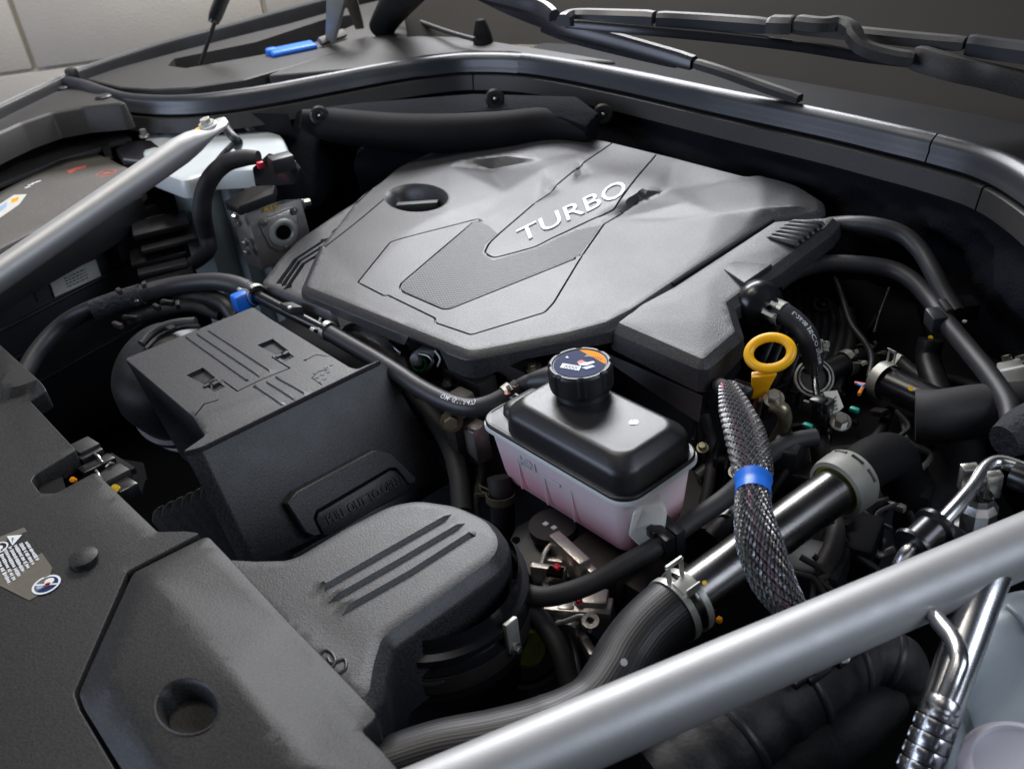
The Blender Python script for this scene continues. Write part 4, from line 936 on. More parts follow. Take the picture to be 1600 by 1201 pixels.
M = Mesh(); M.add(*loft([rrect(zf+.35, .5, 2.1, dx0), rrect(zf+2.1, .58, 2.2, dx0), rrect(zf+2.5, .68, 2.2, dx0), rrect(zf+2.8, .9, 2.1, dx0), rrect(zf+3.5, 1.7, 1.8, dx0), rrect(zf+3.68, 1.95, 1.6, dx0), rrect(zf+3.72, 2.3, 1.4, dx0)], True, True, True)); M.build('lid_dome', K['lid'], root, 60)
M = Mesh(); M.add(*loft([rrect(zf+.35, 1.0, 1.5, 0, 7.5, 1.2), rrect(zf+1.1, 1.1, 1.5, 0, 7.5, 1.2), rrect(zf+1.5, 1.6, 1.2, 0, 7.5, 1.2), rrect(zf+1.55, 2.4, .8, 0, 7.5, 1.2)], True, True, True)); M.build('lid_shoulder', K['lid'], root, 60)
cn = W(910, 612, zf+3.7)
lathe('filler_neck', [(3.0, -1.5), (2.7, 0), (2.6, 1.2)], cn, Z3, K['lid'], root, 40)
c = W(990, 660, zf+3.72); 
M = Mesh(); M.add(*lathemesh([(.42, 0), (.42, .06), (.34, .07), (.34, .02), (.16, .02), (.16, .07), (.01, .08)], c, Z3, 28)); M.build('moulding_gate', K['steel'], root, 40)
# MIN mark, raised bars
tn = -uy
def TF(u, dz, o_=0): q = cFL+ux*u; return Vector((q.x, q.y, zf+dz))+uy*(.56+(-dz)*.065-o_)
textquad('level_lettering', 'MIN', TF(5.9, -3.1, .02), TF(8.3, -3.0, .02), TF(8.3, -1.9, .0), TF(5.9, -1.9, .0), K['rim'], root, up=.1, bold=.02, nrm=tn, lift=0)
textquad('level_lettering', 'MAX', TF(5.9, -1.6, .02), TF(8.4, -1.6, .02), TF(8.4, -.75, .0), TF(5.9, -.75, .0), K['tank'], root, up=.05, bold=.01, nrm=tn, lift=0) if False else None
M = Mesh(); M.add(*obox(TF(10.6, -2.9, .02), ux, uy, Z3, 2.6, .12, .28)); M.build('level_bar', K['print'], root, 30, bevel=.04, seg=1)
for u in (5.4, 9.4, 13.4):
    M = Mesh(); M.add(*obox(TF(u, -3.9, -.06), ux, uy, Z3, .22, .14, 5.6)); M.build('wall_rib', K['tank'], root, 30, bevel=.05, seg=1)
M = Mesh(); M.add(*slab([W(990,805,-5), W(1003,788,-4.5), W(1034,786,-4.5), W(1043,800,-5), W(1040,826,-7), W(1000,856,-8.8), W(982,838,-8.2)], (-1.0, 1.0, .1))); M.build('hose_bracket', K['wplastic'], root, 30, bevel=.25, seg=3)
M = Mesh(); M.add(*lathemesh([(2.0, 0), (2.0, .5), (2.5, .6), (2.5, 1.5), (1.6, 1.7), (.01, 1.7)], W(866,836,-12.6), Z3, 32)); M.build('rubber_mount', K['rubber2'], root, 30)
M = Mesh(); M.add(*obox(W(853,822,-11.2), ux, uy, Z3, .5, .5, .8)); M.add(*obox(W(866,828,-11.2), ux, uy, Z3, .5, .5, .8)); M.build('foot_pegs', K['rim'], root, 30)
# the cap
cc_ = cn+Z3*1.3; R1 = 3.25; n = 96; rings = []
def lob(a): return 1-.06*(max(0, math.cos(a*8))**6 > .35)
for r, z in ((2.85, -.6), (R1*.98, -.35), (R1, 0), (R1, 1.7), (R1*.985, 1.95), (R1*.93, 2.1), (R1*.86, 2.1), (R1*.83, 2.0), (.01, 2.0)):
    rings.append([cc_+Vector((math.cos(2*math.pi*k/n)*r*(lob(2*math.pi*k/n) if .0 < z+.5 and r > 3 else 1), math.sin(2*math.pi*k/n)*r*(lob(2*math.pi*k/n) if z > -.5 and r > 3 else 1), z)) for k in range(n)])
M = Mesh(); M.add(*loft(rings, True, True, False)); cap = M.build('screw_cap', K['black'], root, 40, label='black screw cap with a blue and orange round sticker')
ct = cc_+Z3*2.02; disc('sticker', ct, Z3, R1*.8, K['navy'], cap, .03, 48)
def CP(x, y, u=.05):      # pixel on the cap's top
    return W(x, y, ct.z+u)
def cpatch(nm, pts, m, u=.04): return patch(nm, [CP(x, y, u) for x, y in pts], m, cap, .02)
rt = (W(960,575,ct.z)-W(860,575,ct.z)).normalized(); fr_ = Z3.cross(rt).normalized()    # rt: to the right in the picture
arc = [ct+Z3*.04+(rt*math.cos(t)+fr_*math.sin(t))*R1*.79 for t in [math.radians(a) for a in range(-5, 106, 8)]]
patch('orange_segment', arc, K['orange'], cap, .02)
q = lambda a, b2: ct+Z3*.05+rt*a+fr_*b2
patch('sticker_triangle', [q(.25,1.15), q(.95,1.15), q(.62,1.85)], K['ink'], cap, .03)
textquad('sticker_lettering', 'LIN', q(1.15,.95), q(1.95,.62), q(2.15,1.1), q(1.35,1.45), K['ink'], cap, up=.01, bold=.01, nrm=Z3, lift=.03) if False else None
M = Mesh()
for i in range(5): M.add(*obox(q(1.15+i*.22, 1.15-i*.1)+Z3*.03, rt*.4+fr_, rt, Z3, .42, .07, .02))
M.build('sticker_print', K['ink'], cap, 0)
patch('white_box', [q(-1.85,-.85), q(.1,-1.45), q(.25,-.65), q(-1.7,-.05)], K['print'], cap, .03)
textquad('sticker_lettering', 'XXXX', q(-1.5,-.85), q(-.1,-1.27), q(.05,-.75), q(-1.4,-.32), K['ink'], cap, up=.01, bold=.03, nrm=Z3, lift=.04)
patch('hand_symbol', [q(-.3,.1), q(.1,-.45), q(.7,-.5), q(1.5,.1), q(1.3,.35), q(.7,.1), q(.2,.4)], K['print'], cap, .03)
patch('red_symbol', [q(-.2,.35), q(-.3,.0), q(.1,-.15), q(.35,.1), q(.6,.05), q(.4,.35), q(.1,.55)], K['red'], cap, .04)
patch('pale_symbol', [q(.3,-.9), q(.8,-1.2), q(1.6,-.7), q(1.3,-.4), q(.9,-.6)], K['lblue'], cap, .03)
patch('arrow_symbol', [q(-1.6,1.0), q(-1.2,.95), q(-1.45,1.35)], K['print'], cap, .03)
# ================================================================ STRUT BRACES
def brace(label, a, b, r, m):
    root = thing('strut_brace', label, 'brace bar', a); tube('bar', [a, b], r, m, root, sp=False, seg=48); return root
ra, rb = D(640, 1264, 58), D(1760, 782, 78)
brace('thick satin silver brace bar crossing the lower right corner', ra, rb, rad(99, D(1340, 966, 70.5)), K['bar'])
la, lb_ = D(-90, 491, 124), D(316, 212, 146)
rt_ = thing('strut_brace', 'satin silver brace bar at the left, bolted to the white strut tower', 'brace bar', lb_)
rl = rad(45, D(150, 330, 136)); dl = (lb_-la).normalized()
path = [la, la.lerp(lb_, .5), la.lerp(lb_, .93)]
T, N, B = frames([la, lb_]); nb = [N[0], B[0]]
up_ = Z3-dl*Z3.dot(dl); up_.normalize(); sd = dl.cross(up_)
rings = []
for t, ra_, rb2 in ((0, 1, 1), (.5, 1, 1), (.90, 1, 1), (.955, 1.02, .85), (1.0, 1.12, .55), (1.03, 1.15, .38), (1.07, 1.1, .3), (1.095, .75, .28), (1.105, .3, .25)):
    c = la+(lb_-la)*t; rings.append([c+(sd*math.cos(k*2*math.pi/40)*ra_+up_*math.sin(k*2*math.pi/40)*rb2)*rl for k in range(40)])
M = Mesh(); M.add(*loft(rings)); M.build('bar', K['bar'], rt_, 50)
c = la+(lb_-la)*1.035+up_*rl*.38; lathe('washer', [(.01, .32), (1.3, .32), (1.5, .15), (1.5, -.1)], c, up_, K['rim'], rt_, 30); bolt(c+up_*.3, up_, .85, .9, rt_, K['clamp'])
disc('paint_mark', c-dl*1.6+up_*.35+sd*-.2, up_, .55, K['ypaint'], rt_, .05, 9)

# ================================================================ STRUT TOWER, LEFT
root = thing('strut_tower', 'white painted strut tower with ribbed sides under the left brace end', 'strut tower', W(330, 300, -5))
o, tH = panel('tower_top', hframe(5.5), [(238,205),(252,183),(300,180),(372,192),(434,212),(446,240),(400,262),(330,266),(290,280),(240,262),(225,230)], K['white'], root, ctrl=[(280,200,1.2),(330,215,.6)], grid=1.2, rnd=1.0, skirt=((0,0),(.5,.2),(.8,.8),(.9,3)))
M = Mesh(); top = [W(x, y, 3.6) for x, y in ((262,268),(300,276),(335,262),(350,270),(372,262),(388,270),(420,258),(446,248))]
M.add(*loft([top, [p+Vector((.8, -.8, -14)) for p in top], [p+Vector((1.2, -1.0, -30)) for p in top]], False, False, False)); M.build('tower_wall', K['towerside'], root, 20)
lathe('bump_rim', [(2.4, 0), (2.6, .5), (2.4, .9), (1.9, .95), (1.7, .4), (.01, .3)], W(278, 196, 6), Z3, K['white'], root, 30, 50)
o = lathe('strut_cap', [(3.1, -1.5), (3.3, 0), (3.3, 3.4), (3.0, 3.9), (.01, 4.0)], W(404, 207, 4.6), Z3, K['gloss'], root, 36)
root = thing('brake_line_block', 'small steel fitting with stubby hose behind the left brace bolt', 'fitting', W(350, 205, 8))
bolt(W(343, 205, 10.5), Z3, .7, 1.2, root); tube('short_hose', [W(350,196,10.8), W(362,212,10), W(372,222,9), W(371,230,8)], .75, K['black'], root); tube('thin_line', [W(368,222,9), W(352,238,8), W(340,252,6), W(333,262,5)], .5, K['rubber'], root)
bolt(W(226, 214, 7.5), Z3, .6, 1.4, None).name = 'terminal_bolt'
tag(bpy.data.objects['terminal_bolt'], 'small steel bolt head left of the white strut tower', 'bolt')
M = Mesh(); M.add(*slab([W(180,232,6), W(200,220,6.4), W(235,218,6.2), W(258,236,5.4), W(256,250,4.6), W(215,252,4.6), W(190,248,5.2)], (0, 0, -2.4))); o = M.build('relay_cover', K['gloss'], None, 30, bevel=.3); tag(o, 'glossy black relay cover beside the white strut tower', 'cover')

# ================================================================ FUSE BOX at the far left
root = thing('fuse_box', 'grey-brown fuse box with two faded red warning marks on its lid', 'fuse box', W(80, 330, -6))
fb, FB = panel('lid', hframe(4), [(-80,372),(0,300),(60,268),(95,250),(150,240),(196,262),(214,272),(190,286),(120,326),(0,386),(-80,430)], K['body'], root, grid=1.2, rnd=.8, skirt=((0,0),(.3,.15),(.5,.6),(.6,4.5)), ctrl=[(100,290,.25)])
M = Mesh(); tp = [FB(x, y)-Z3*3.2 for x, y in ((-80,440),(0,392),(120,330),(212,278),(214,272),(150,244),(60,275),(-80,372))]; tp = [tp[0], tp[1], tp[2], tp[3], tp[5], tp[6], tp[7]]
M.add(*slab(tp, (0, 0, -5))); M.build('housing', K['black'], root, 30, bevel=.2)
def ringm(c, ro, ri, m, nm, par, n=Z3, seg=32, sq=1.0):
    M = Mesh(); M.add(*loft([[c+Vector((math.cos(2*math.pi*k/seg)*r, math.sin(2*math.pi*k/seg)*r, .03)) for k in range(seg)] for r in (ro, ri)], True, False, False)); return M.build(nm, m, par, 0)
c = FB(166, 271); ringm(c, 1.75, 1.45, K['redfade'], 'prohibition_ring', root)
M = Mesh(); M.add(*obox(c+Z3*.04, X3+Y3*.6, Y3-X3*.6, Z3, 2.6, .25, .03)); M.build('prohibition_slash', K['redfade'], root, 0); disc('hand_symbol', c, Z3, .6, K['redfade'], root, .04, 7)
patch('flash_symbol', [FB(104,268)+Z3*.03, FB(118,262)+Z3*.03, FB(136,258)+Z3*.03, FB(134,263)+Z3*.03, FB(120,266)+Z3*.03, FB(110,272)+Z3*.03], K['redfade'], root, .03)
M = Mesh()
for x, y in ((43,293),(48,289),(54,286),(60,284)): M.add(*obox(FB(x, y)+Z3*.04, X3, Y3, Z3, .5, .9, .03))
M.build('silver_marks', K['print'], root, 0)
patch('sticker', [FB(0,341)+Z3*.03, FB(-10,326)+Z3*.03, FB(22,305)+Z3*.03, FB(42,304)+Z3*.03, FB(30,320)+Z3*.03], K['label'], root, .03)
patch('sticker_patch', [FB(18,312)+Z3*.06, FB(30,308)+Z3*.06, FB(28,314)+Z3*.06, FB(18,318)+Z3*.06], K['orange'], root, .02); patch('sticker_patch', [FB(-4,326)+Z3*.06, FB(12,316)+Z3*.06, FB(10,324)+Z3*.06, FB(-4,334)+Z3*.06], K['lblue'], root, .02)
# black lower fuse housing with ledges and ribs
root = thing('relay_housing', 'tall black relay housing with ribs and a white data label below the left brace', 'relay box', W(120, 430, -16))
A0, A1 = W(-60, 470, -8), W(245, 318, -4)
u_ = (A1-A0).normalized(); n_ = Vector((u_.y, -u_.x, 0)); n_ = n_ if n_.dot(CAM-A0) > 0 else -n_
M = Mesh(); M.add(*slab([A0, A1, A1-n_*9, A0-n_*9], (0, 0, -34))); M.build('housing', K['black'], root, 30, bevel=.2)
L_ = (A1-A0).length
for i in range(9):
    p = A0.lerp(A1, .3+i*.078); M = Mesh(); M.add(*obox(p+n_*.25-Z3*(3.2), u_, n_, Z3, .35, .5, 5.6)); M.build('rib', K['trim'] if i % 3 == 0 else K['black'], root, 30)
for i in range(12):
    p = A0.lerp(A1, .25+i*.06); M = Mesh(); M.add(*obox(p+n_*.2-Z3*.1, u_, n_, Z3, 1.6, .5, .5)); M.build('clip_tooth', K['trim'], root, 30, bevel=.08, seg=1)
for k, dz in enumerate((-7.4, -13, -19)):
    M = Mesh(); M.add(*obox(A0.lerp(A1, .5)+n_*(.45)+Z3*dz, u_, n_, Z3, L_, .9, .5)); M.build('ledge', K['black'], root, 30, bevel=.12)
lf = frame3(A0+n_*.95, A1+n_*.95, A0+n_*.95-Z3*5)
q4 = [lf.p(x, y) for x, y in ((86,464),(77,438),(149,405),(158,431))]
def lerp4(q, u, v): return (q[1]*(1-u)+q[2]*u)*v+(q[0]*(1-u)+q[3]*u)*(1-v)
dl_ = thing('data_label', 'white data label with small grey print on the black relay housing', 'label', q4[0]); 
patch('paper', q4, K['label'], dl_, .05)
M = Mesh()
for r_ in range(4):
    u = .28
    while u < .74: 
        wv_ = .02+rng.random()*.05; cpt = [lerp4(q4, a, b2)+lf.N*.07 for a, b2 in ((u, .2+r_*.17), (min(.76, u+wv_), .2+r_*.17), (min(.76, u+wv_), .27+r_*.17), (u, .27+r_*.17))]; M.add(cpt, [(0, 1, 2, 3)]); u += wv_+.02
M.build('fine_print', K['ink'], dl_, 0)
# shelf behind the fuse box
M = Mesh(); M.add(*slab([W(-60,280,5), W(60,244,5), W(130,216,5.4), W(198,208,5.6), W(205,214,5.2), W(170,224,4.6), W(176,246,3.5), W(166,250,3.5), W(158,230,4.2), W(100,246,4), W(40,270,4), W(-60,310,4)], (0, 0, -1.0)))
o = M.build('wing_shelf', K['body'], None, 30, bevel=.25); tag(o, 'curved brown-grey inner wing shelf behind the fuse box', 'inner wing')
M = Mesh(); M.add(*slab([W(-100,330,1.5), W(0,250,3), W(80,205,5), W(200,178,7), W(240,200,5), W(240,330,-8), W(240,420,-16), W(-100,560,-16)], (-2, .5, -25))); 
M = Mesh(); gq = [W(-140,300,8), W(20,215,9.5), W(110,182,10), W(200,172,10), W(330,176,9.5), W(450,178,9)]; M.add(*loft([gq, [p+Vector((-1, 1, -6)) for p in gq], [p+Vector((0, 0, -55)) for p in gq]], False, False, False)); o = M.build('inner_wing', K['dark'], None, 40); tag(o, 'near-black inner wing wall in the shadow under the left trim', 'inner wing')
# clutter under the left brace: wiring shelf
root = thing('battery_tray', 'black ribbed tray with stacked ledges below the relay housing', 'tray', W(230, 420, -14))
for i, (x, y, z, sx, sy, sz) in enumerate(((250,352,-3,7,6,1.0),(262,372,-5,8,6,.8),(246,392,-7,9,6,.8),(252,408,-8,9,5,.8),(262,425,-9,9,5,.8),(225,372,-6,3,6,6))):
    M = Mesh(); M.add(*obox(W(x, y, z), Vector((.35, .9, 0)), Vector((.9, -.35, 0)), Z3, sy+3, sx, sz)); M.build('ledge', K['black'] if i % 2 else K['gloss'], root, 30, bevel=.2)

# ================================================================ ELECTRONIC THROTTLE and connector
root = thing('throttle_body', 'bare metal throttle body block with round port and yellow paint marks', 'throttle body', W(405, 400, -9))
a = W(342, 320, 2.5); tu = (W(468, 298, 3)-W(382, 322, 3)); tu.z = 0; wdt = tu.length; tu.normalize(); tn = Vector((tu.y, -tu.x, 0)); tn = tn if tn.dot(CAM-a) > 0 else -tn
c0 = W(382, 321, 3); M = Mesh()
M.add(*slab([c0, c0+tu*wdt*1.0, c0+tu*wdt-tn*5, c0+(-tu*.5-tn*.9)*3.2-tn*2], (0, 0, -11))); M.build('housing', K['cast'], root, 30, bevel=.3)
M = Mesh(); M.add(*slab([c0+tn*.35-tu*.2, c0+tn*.35+tu*(wdt+.2), c0+tu*(wdt+.3)-tn*5.2, c0+(-tu*.5-tn*.9)*3.4-tn*2], (0, 0, -.7))); M.build('cover_plate', K['castd'], root, 30, bevel=.15)
M = Mesh(); M.add(*slab([c0+tn*.5-tu*.2-Z3*.7, c0+tn*.5+tu*(wdt+.2)-Z3*.7, c0+tn*.0+tu*(wdt+.2)-Z3*.7, c0-tu*.2-Z3*.7], (0, 0, -.5))); M.build('rim', K['clamp'], root, 30, bevel=.1)
pc = c0+tu*wdt*.52-Z3*5.6+tn*.1
M = Mesh(); M.add(*slab([pc+tn*.7+tu*x+Z3*z for x, z in ((-3.0,2.8),(2.6,3.4),(3.0,1.8),(2.6,-1.6),(1.2,-3.0),(-1.2,-3.0),(-2.4,-1.8),(-3.0,.8))], -tn*.9)); M.build('port_flange', K['cast'], root, 30, bevel=.25)
lathe('port_ring', [(2.3, .6), (2.3, .95), (2.0, 1.1), (1.55, 1.05), (1.25, .6), (1.2, .75)], pc, tn, K['clamp'], root, 36); disc('port_hole', pc+tn*.72, tn, 1.22, K['hole'], root, .03)
for x, z in ((-2.5, 2.4), (2.4, 2.9), (0, -2.5)): M = Mesh(); bolt(pc+tn*.7+tu*x+Z3*z, tn, .42, .7, root, K['steel'])
textquad('paint_marks', 'A15', c0+tn*.55+tu*2.4-Z3*1.75, c0+tn*.55+tu*4.8-Z3*1.75, c0+tn*.55+tu*4.8-Z3*.85, c0+tn*.55+tu*2.4-Z3*.85, K['ypaint'], root, up=.01, bold=.03, nrm=tn, lift=.0)
for dx, z in ((-1.6, -1.5), (-1.4, -2.6), (-1.2, -6), (-1.3, -7.5)): bolt(c0+tu*dx*1.0-tn*(.8)+Z3*z, tn*.6-tu*.7, .45, .9, root, K['steel'])
bolt(c0+tu*(wdt+.2)-Z3*2.5-tn*.8, tu+tn*.3, .6, 1.3, root, K['steel'])
root = thing('wiring_connector', 'black wiring connector block with a small red locking tab above the throttle body', 'connector', W(430, 300, 0))
M = Mesh(); M.add(*slab([W(393,262,8), W(420,238,9.5), W(462,250,9.0), W(470,262,8.4), (W(462,290,5.5)), W(420,292,5.5), W(398,290,6)], (0, 1.0, -2.6))); M.build('shell', K['gloss'], root, 30, bevel=.25)
M = Mesh(); M.add(*slab([W(350,314,4.6), W(393,290,6), W(432,288,6.2), W(428,304,4.8), W(372,324,4.2)], (0, 0, -1.4))); M.build('sleeve', K['black'], root, 30, bevel=.2)
M = Mesh(); M.add(*obox(W(407,258,9.3), tu, tn, Z3, 1.0, .8, 1.0)); M.build('lock_tab', K['redtab'], root, 30, bevel=.15)
M = Mesh(); M.add(*obox(W(440,254,9.6), tu, tn, Z3, 3.4, 3, 2.2)); M.build('latch_block', K['black'], root, 30, bevel=.25)
hz = tube('wiring_loom', [W(404,246,9.6), W(380,247,9.6), W(352,256,9), W(330,277,7.4), W(318,305,4.6), W(316,335,1.4), W(322,365,-2.5), (W(326,388,-5)), W(312,405,-8), W(288,418,-9.5)], [1.0, 1.3, 1.35, 1.4, 1.45, 1.5, 1.4, 1.3, 1.2, 1.1], K['rubber2'], None); tag(hz, 'thick taped black wiring loom arching down from the red-tabbed connector', 'wiring loom')

# ================================================================ HOSES, LEFT AND CENTRE
def hose(name, label, pts, r, m='rubber', cat='hose', seg=24, group=None):
    o = tube(name, [W(*p) for p in pts], r, K[m], None, seg=seg); return tag(o, label, cat, group)
hose('coolant_hose', 'grey rubber hose sweeping from lower left up to the clamp beside the blue tape', [(30,600,-10),(60,548,-8),(100,506,-6),(150,480,-4),(210,462,-3),(270,447,-2.5),(330,440,-2),(372,446,-2),(400,461,-2.2)], 1.28)
sl = tube('braided_sleeve', [W(146,486,-4), W(180,472,-3.4), W(222,459,-2.8)], 1.5, K['foam'], None); tag(sl, 'rough fabric sleeve wrapped round the left coolant hose', 'sleeve')
M = Mesh(); 
pth = smoothpath([W(400,461,-2.2), W(440,482,-2.6), W(480,502,-3), W(512,518,-3.4)], 5)
o = Mesh().add(*tubemesh(pth, .8, 18)).build('coolant_pipe', K['gloss'], None, 40); tag(o, 'short glossy black pipe joining two clamped coolant hoses', 'pipe')
M = Mesh(); M.add(*obox(W(456,482,-1.7), W(480,500,0)-W(440,480,0), Vector((.7,.7,0)), Z3, 2.6, 1.8, 1.2)); o = M.build('pipe_bracket', K['trim'], None, 30, bevel=.2); tag(o, 'small grey bracket with a bright rivet on the glossy coolant pipe', 'bracket'); 
lathe('rivet', [(.28, 0), (.25, .2), (.01, .28)], W(453,481,-1.05), Z3, K['print'], o, 14)
H1 = [(512,518,-3.4),(550,540,-3.6),(590,563,-3.8),(625,585,-4),(660,608,-4.2),(700,628,-4.3),(735,637,-4.2),(765,632,-3.8),(795,617,-3),(812,605,-2.4)]
hh1 = hose('coolant_hose', 'black coolant hose with white printing curving to the clamp at the reservoir', H1, 1.08)
texttube('printed_code', 'OM: (511A47)', [W(*p) for p in H1], 1.08, 24.0, .75, 0.0, K['print'], hh1)
hv = [W(*p) for p in H1]
root = None
spring_clamp(W(401,460,-2.1), W(410,466,-2.2)-W(392,453,-2.1), 1.35, 'pale spring clamp at the top left hose end beside the blue tape', wd=.9)
spring_clamp(W(513,517,-3.3), W(522,523,-3.4)-W(503,512,-3.2), 1.2, 'pale spring clamp between the glossy pipe and the printed hose', wd=.8)
spring_clamp(W(797,616,-2.9), W(806,609,-2.6)-W(788,622,-3.1), 1.2, 'pale spring clamp on the hose end at the reservoir inlet', wd=.9)
nz = thing('reservoir_inlet', 'black inlet stub between the clamped hose and the reservoir lid', 'pipe', W(830,600,-3))
tube('stub', [W(808,607,-2.6), W(830,598,-2), W(856,594,-1.6), W(880,592,-1.4)], [.95, 1.05, 1.5, 1.9], K['black'], nz)
for px_, py_ in ((805,602),(793,614)): disc('paint_dash', W(px_, py_, -1.75 if px_ > 800 else -1.7), Z3, .35, K['redfade'], nz, .03, 8)
bt2 = Mesh(); bt2.add(*obox(W(383,468,-2.6), X3, Y3, Z3, 2.0, 3.6, 2.6)); o = bt2.build('blue_tape_wrap', K['blue'], None, 40, bevel=.5); tag(o, 'bright blue tape wrap behind the air box corner', 'tape')
hose('wiring_loom', 'dark corrugated loom passing behind the top of the air box', [(280,462,-5),(320,464,-4.6),(352,476,-4.6),(368,496,-6)], 1.3, 'ribrub', 'wiring loom')
hose('breather_hose', 'thin black hose beneath the left coolant hose', [(200,500,-6),(250,485,-5.5),(300,478,-5.5),(345,492,-6.5)], .9, 'rubber2')
root = thing('loom_clips', 'cluster of small black clips and tabs above the intake boot', 'clips', W(240, 480, -6))
for i, (x, y, z, a_) in enumerate(((214,473,-1.2,.8),(186,455,-1,1.2),(225,445,-1,1.0),(262,473,-2.6,2.2),(245,480,-3,1.6),(205,497,-3.4,2.6),(184,508,-4,2.0),(278,476,-2.6,1.6))):
    M = Mesh(); M.add(*obox(W(x, y, z), X3+Y3*rng.uniform(-.5, .5), Y3, Z3, a_, .7, .8)); M.build('clip', K['castd'] if i in (1, 2, 6) else K['gloss'], root, 30, bevel=.12, seg=1)
# heat shield and injector bits under the cover's front edge
root = thing('heat_shield', 'pale polished exhaust heat shield curving under the front edge of the cover', 'heat shield', W(590, 555, -7))
tube('shield', [W(548,524,-6), W(570,526,-5.4), (W(600,540,-5.4)), W(626,562,-6.4), W(640,590,-9)], [1.6, 1.9, 2.0, 1.9, 1.4], K['cast'], root)
tube('rolled_edge', [W(550,518,-4.6), W(575,519,-4.2), W(604,533,-4.2), W(630,553,-5)], .5, K['alu'], root)
root = thing('injector_connector', 'black injector connector with a bright green ring under the notch in the cover', 'connector', W(680, 575, -7))
M = Mesh(); M.add(*slab([W(690,566,-4.2), W(706,552,-3.6), W(728,566,-4.2), W(730,592,-6.4), W(700,598,-7), W(686,584,-6)], (-1.6, 1.2, -2))); M.build('connector_body', K['gloss'], root, 30, bevel=.25)
lathe('green_ring', [(.75, 0), (.95, .1), (.95, .4), (.75, .5)], W(656,568,-5.2), Vector((.5,-.6,.4)), K['green'], root, 24); lathe('injector_top', [(.74, -.2), (.74, .8), (.4, 1.1), (.01, 1.1)], W(652,563,-4.9), Vector((.5,-.6,.7)), K['rim'], root, 20)
tube('thin_wire', [W(655,552,-3.6), W(670,556,-3.4), W(676,566,-4), W(668,578,-5.4)], .2, K['steel'], root, seg=8); tube('thin_wire', [W(680,548,-3.4), W(688,560,-3.6), W(684,572,-4.6)], .15, K['print'], root, seg=8)
M = Mesh(); M.add(*slab([W(640,552,-4.6), W(662,536,-3.6), W(684,548,-3.6), W(668,572,-5.6)], (0, 1, -2.4))); M.build('connector_body', K['black'], root, 30, bevel=.2)
# engine block mass below
def lump(label, name, pieces, at, m='castd', cat='engine part'):
    root = thing(name, label, cat, at)
    for nm, mm, (x, y, z, sx, sy, sz) in pieces:
        M = Mesh(); M.add(*obox(W(x, y, z), X3, Y3, Z3, sx, sy, sz)); M.build(nm, K[mm], root, 30, bevel=min(sx, sy, sz)*.15)
    return root
M = Mesh(); M.add(*slab([Vector(p) for p in ((-62, 4, -14), (10, 4, -14), (30, 12, -15), (30, 60, -12), (-62, 60, -12))], (0, 0, -24))); o = M.build('engine_block', K['black'], None, 30, bevel=1.0); tag(o, 'dark engine block casting in the shadow below the cover', 'engine block')
r_ = lump('reddish-brown engine casting with bolts behind the reservoir inlet', 'engine_casting', [('flange','cast',(722,655,-8,2.6,3,7)),('flange','castd',(735,600,-7,7,3,4)),('boss','cast',(745,690,-10,2.4,2.4,5)),('plate','castd',(690,640,-11,6,4,8)),('boss','castd',(800,580,-6,8,3,4)),('boss','cast',(757,604,-6.4,1.6,1.6,2.6)),('rib','castd',(728,720,-13,2,3,12))], W(725, 660, -14))
bolt(W(706,657,-6.2), Vector((.75,-.65,.25)), .85, 1.3, r_, K['clampd']); bolt(W(832,578,-3.8), Z3, .5, .8, r_, K['clampd']); bolt(W(700,600,-6.4), Z3, .5, .8, r_, K['steel'])
hose('drain_hose', 'dull black hose curving down to the right of the air box', [(640,600,-10),(668,640,-10),(700,690,-11),(716,740,-12),(722,800,-14)], 1.15, 'rubber2')
hose('outlet_hose', 'black printed hose hanging from the clamp below the reservoir corner', [(780,745,-10),(784,775,-12),(786,815,-16),(782,850,-20)], 1.35, 'rubber2')
o = bpy.data.objects['outlet_hose']; texttube('printed_code', '2WA09222-1703', [W(780,745,-10), W(784,775,-12), W(786,815,-16), W(782,850,-20)], 1.35, 2.2, .5, 2.4, K['print'], o)
spring_clamp(W(782,775,-11.6), W(783,790,-13)-W(781,760,-10.6), 1.5, 'yellowish spring clamp with square ear left of and below the pink reservoir', up=Vector((-.9,-.35,.1)), wd=.9, m=K['clampd'], tabs=1.5)
# bracket plate and castings right of the snorkel
root = thing('mount_plate', 'flat dark steel mounting plate with one round hole under the reservoir', 'bracket', W(820, 860, -14))
M = Mesh(); M.add(*slab([W(786,862,-13.2), W(806,822,-13), W(836,806,-12.6), W(905,836,-12.2), W(930,862,-12.6), W(880,912,-13.6), W(862,898,-13.4), W(838,905,-13.6), W(800,880,-13.4)], (0, 0, -1.2))); M.build('plate', K['black'], root, 30, bevel=.25)
disc('plate_hole', W(806,843,-13.05), Z3, .45, K['hole'], root, .04, 16)
root = thing('caliper_casting', 'rough bare aluminium casting with clips and red dots between snorkel and hose', 'casting', W(900, 930, -16))
def cbx(nm, m, x, y, z, ang, sx, sy, sz, bv=.2):
    d = Vector((math.cos(ang), math.sin(ang), 0)); M = Mesh(); M.add(*obox(W(x, y, z), d, Vector((-d.y, d.x, 0)), Z3, sx, sy, sz)); return M.build(nm, K[m], root, 30, bevel=bv)
cbx('upright', 'cast', 892, 880, -12.6, -.2, 5.4, 1.3, 4.5); cbx('upright', 'cast', 920, 905, -13.2, -.2, 4, .9, 4); cbx('bracket_arm', 'cast', 858, 898, -13.2, .5, 3.6, .8, 2.4); cbx('bracket_arm', 'cast', 872, 880, -13, .5, 2.8, .7, 1.2)
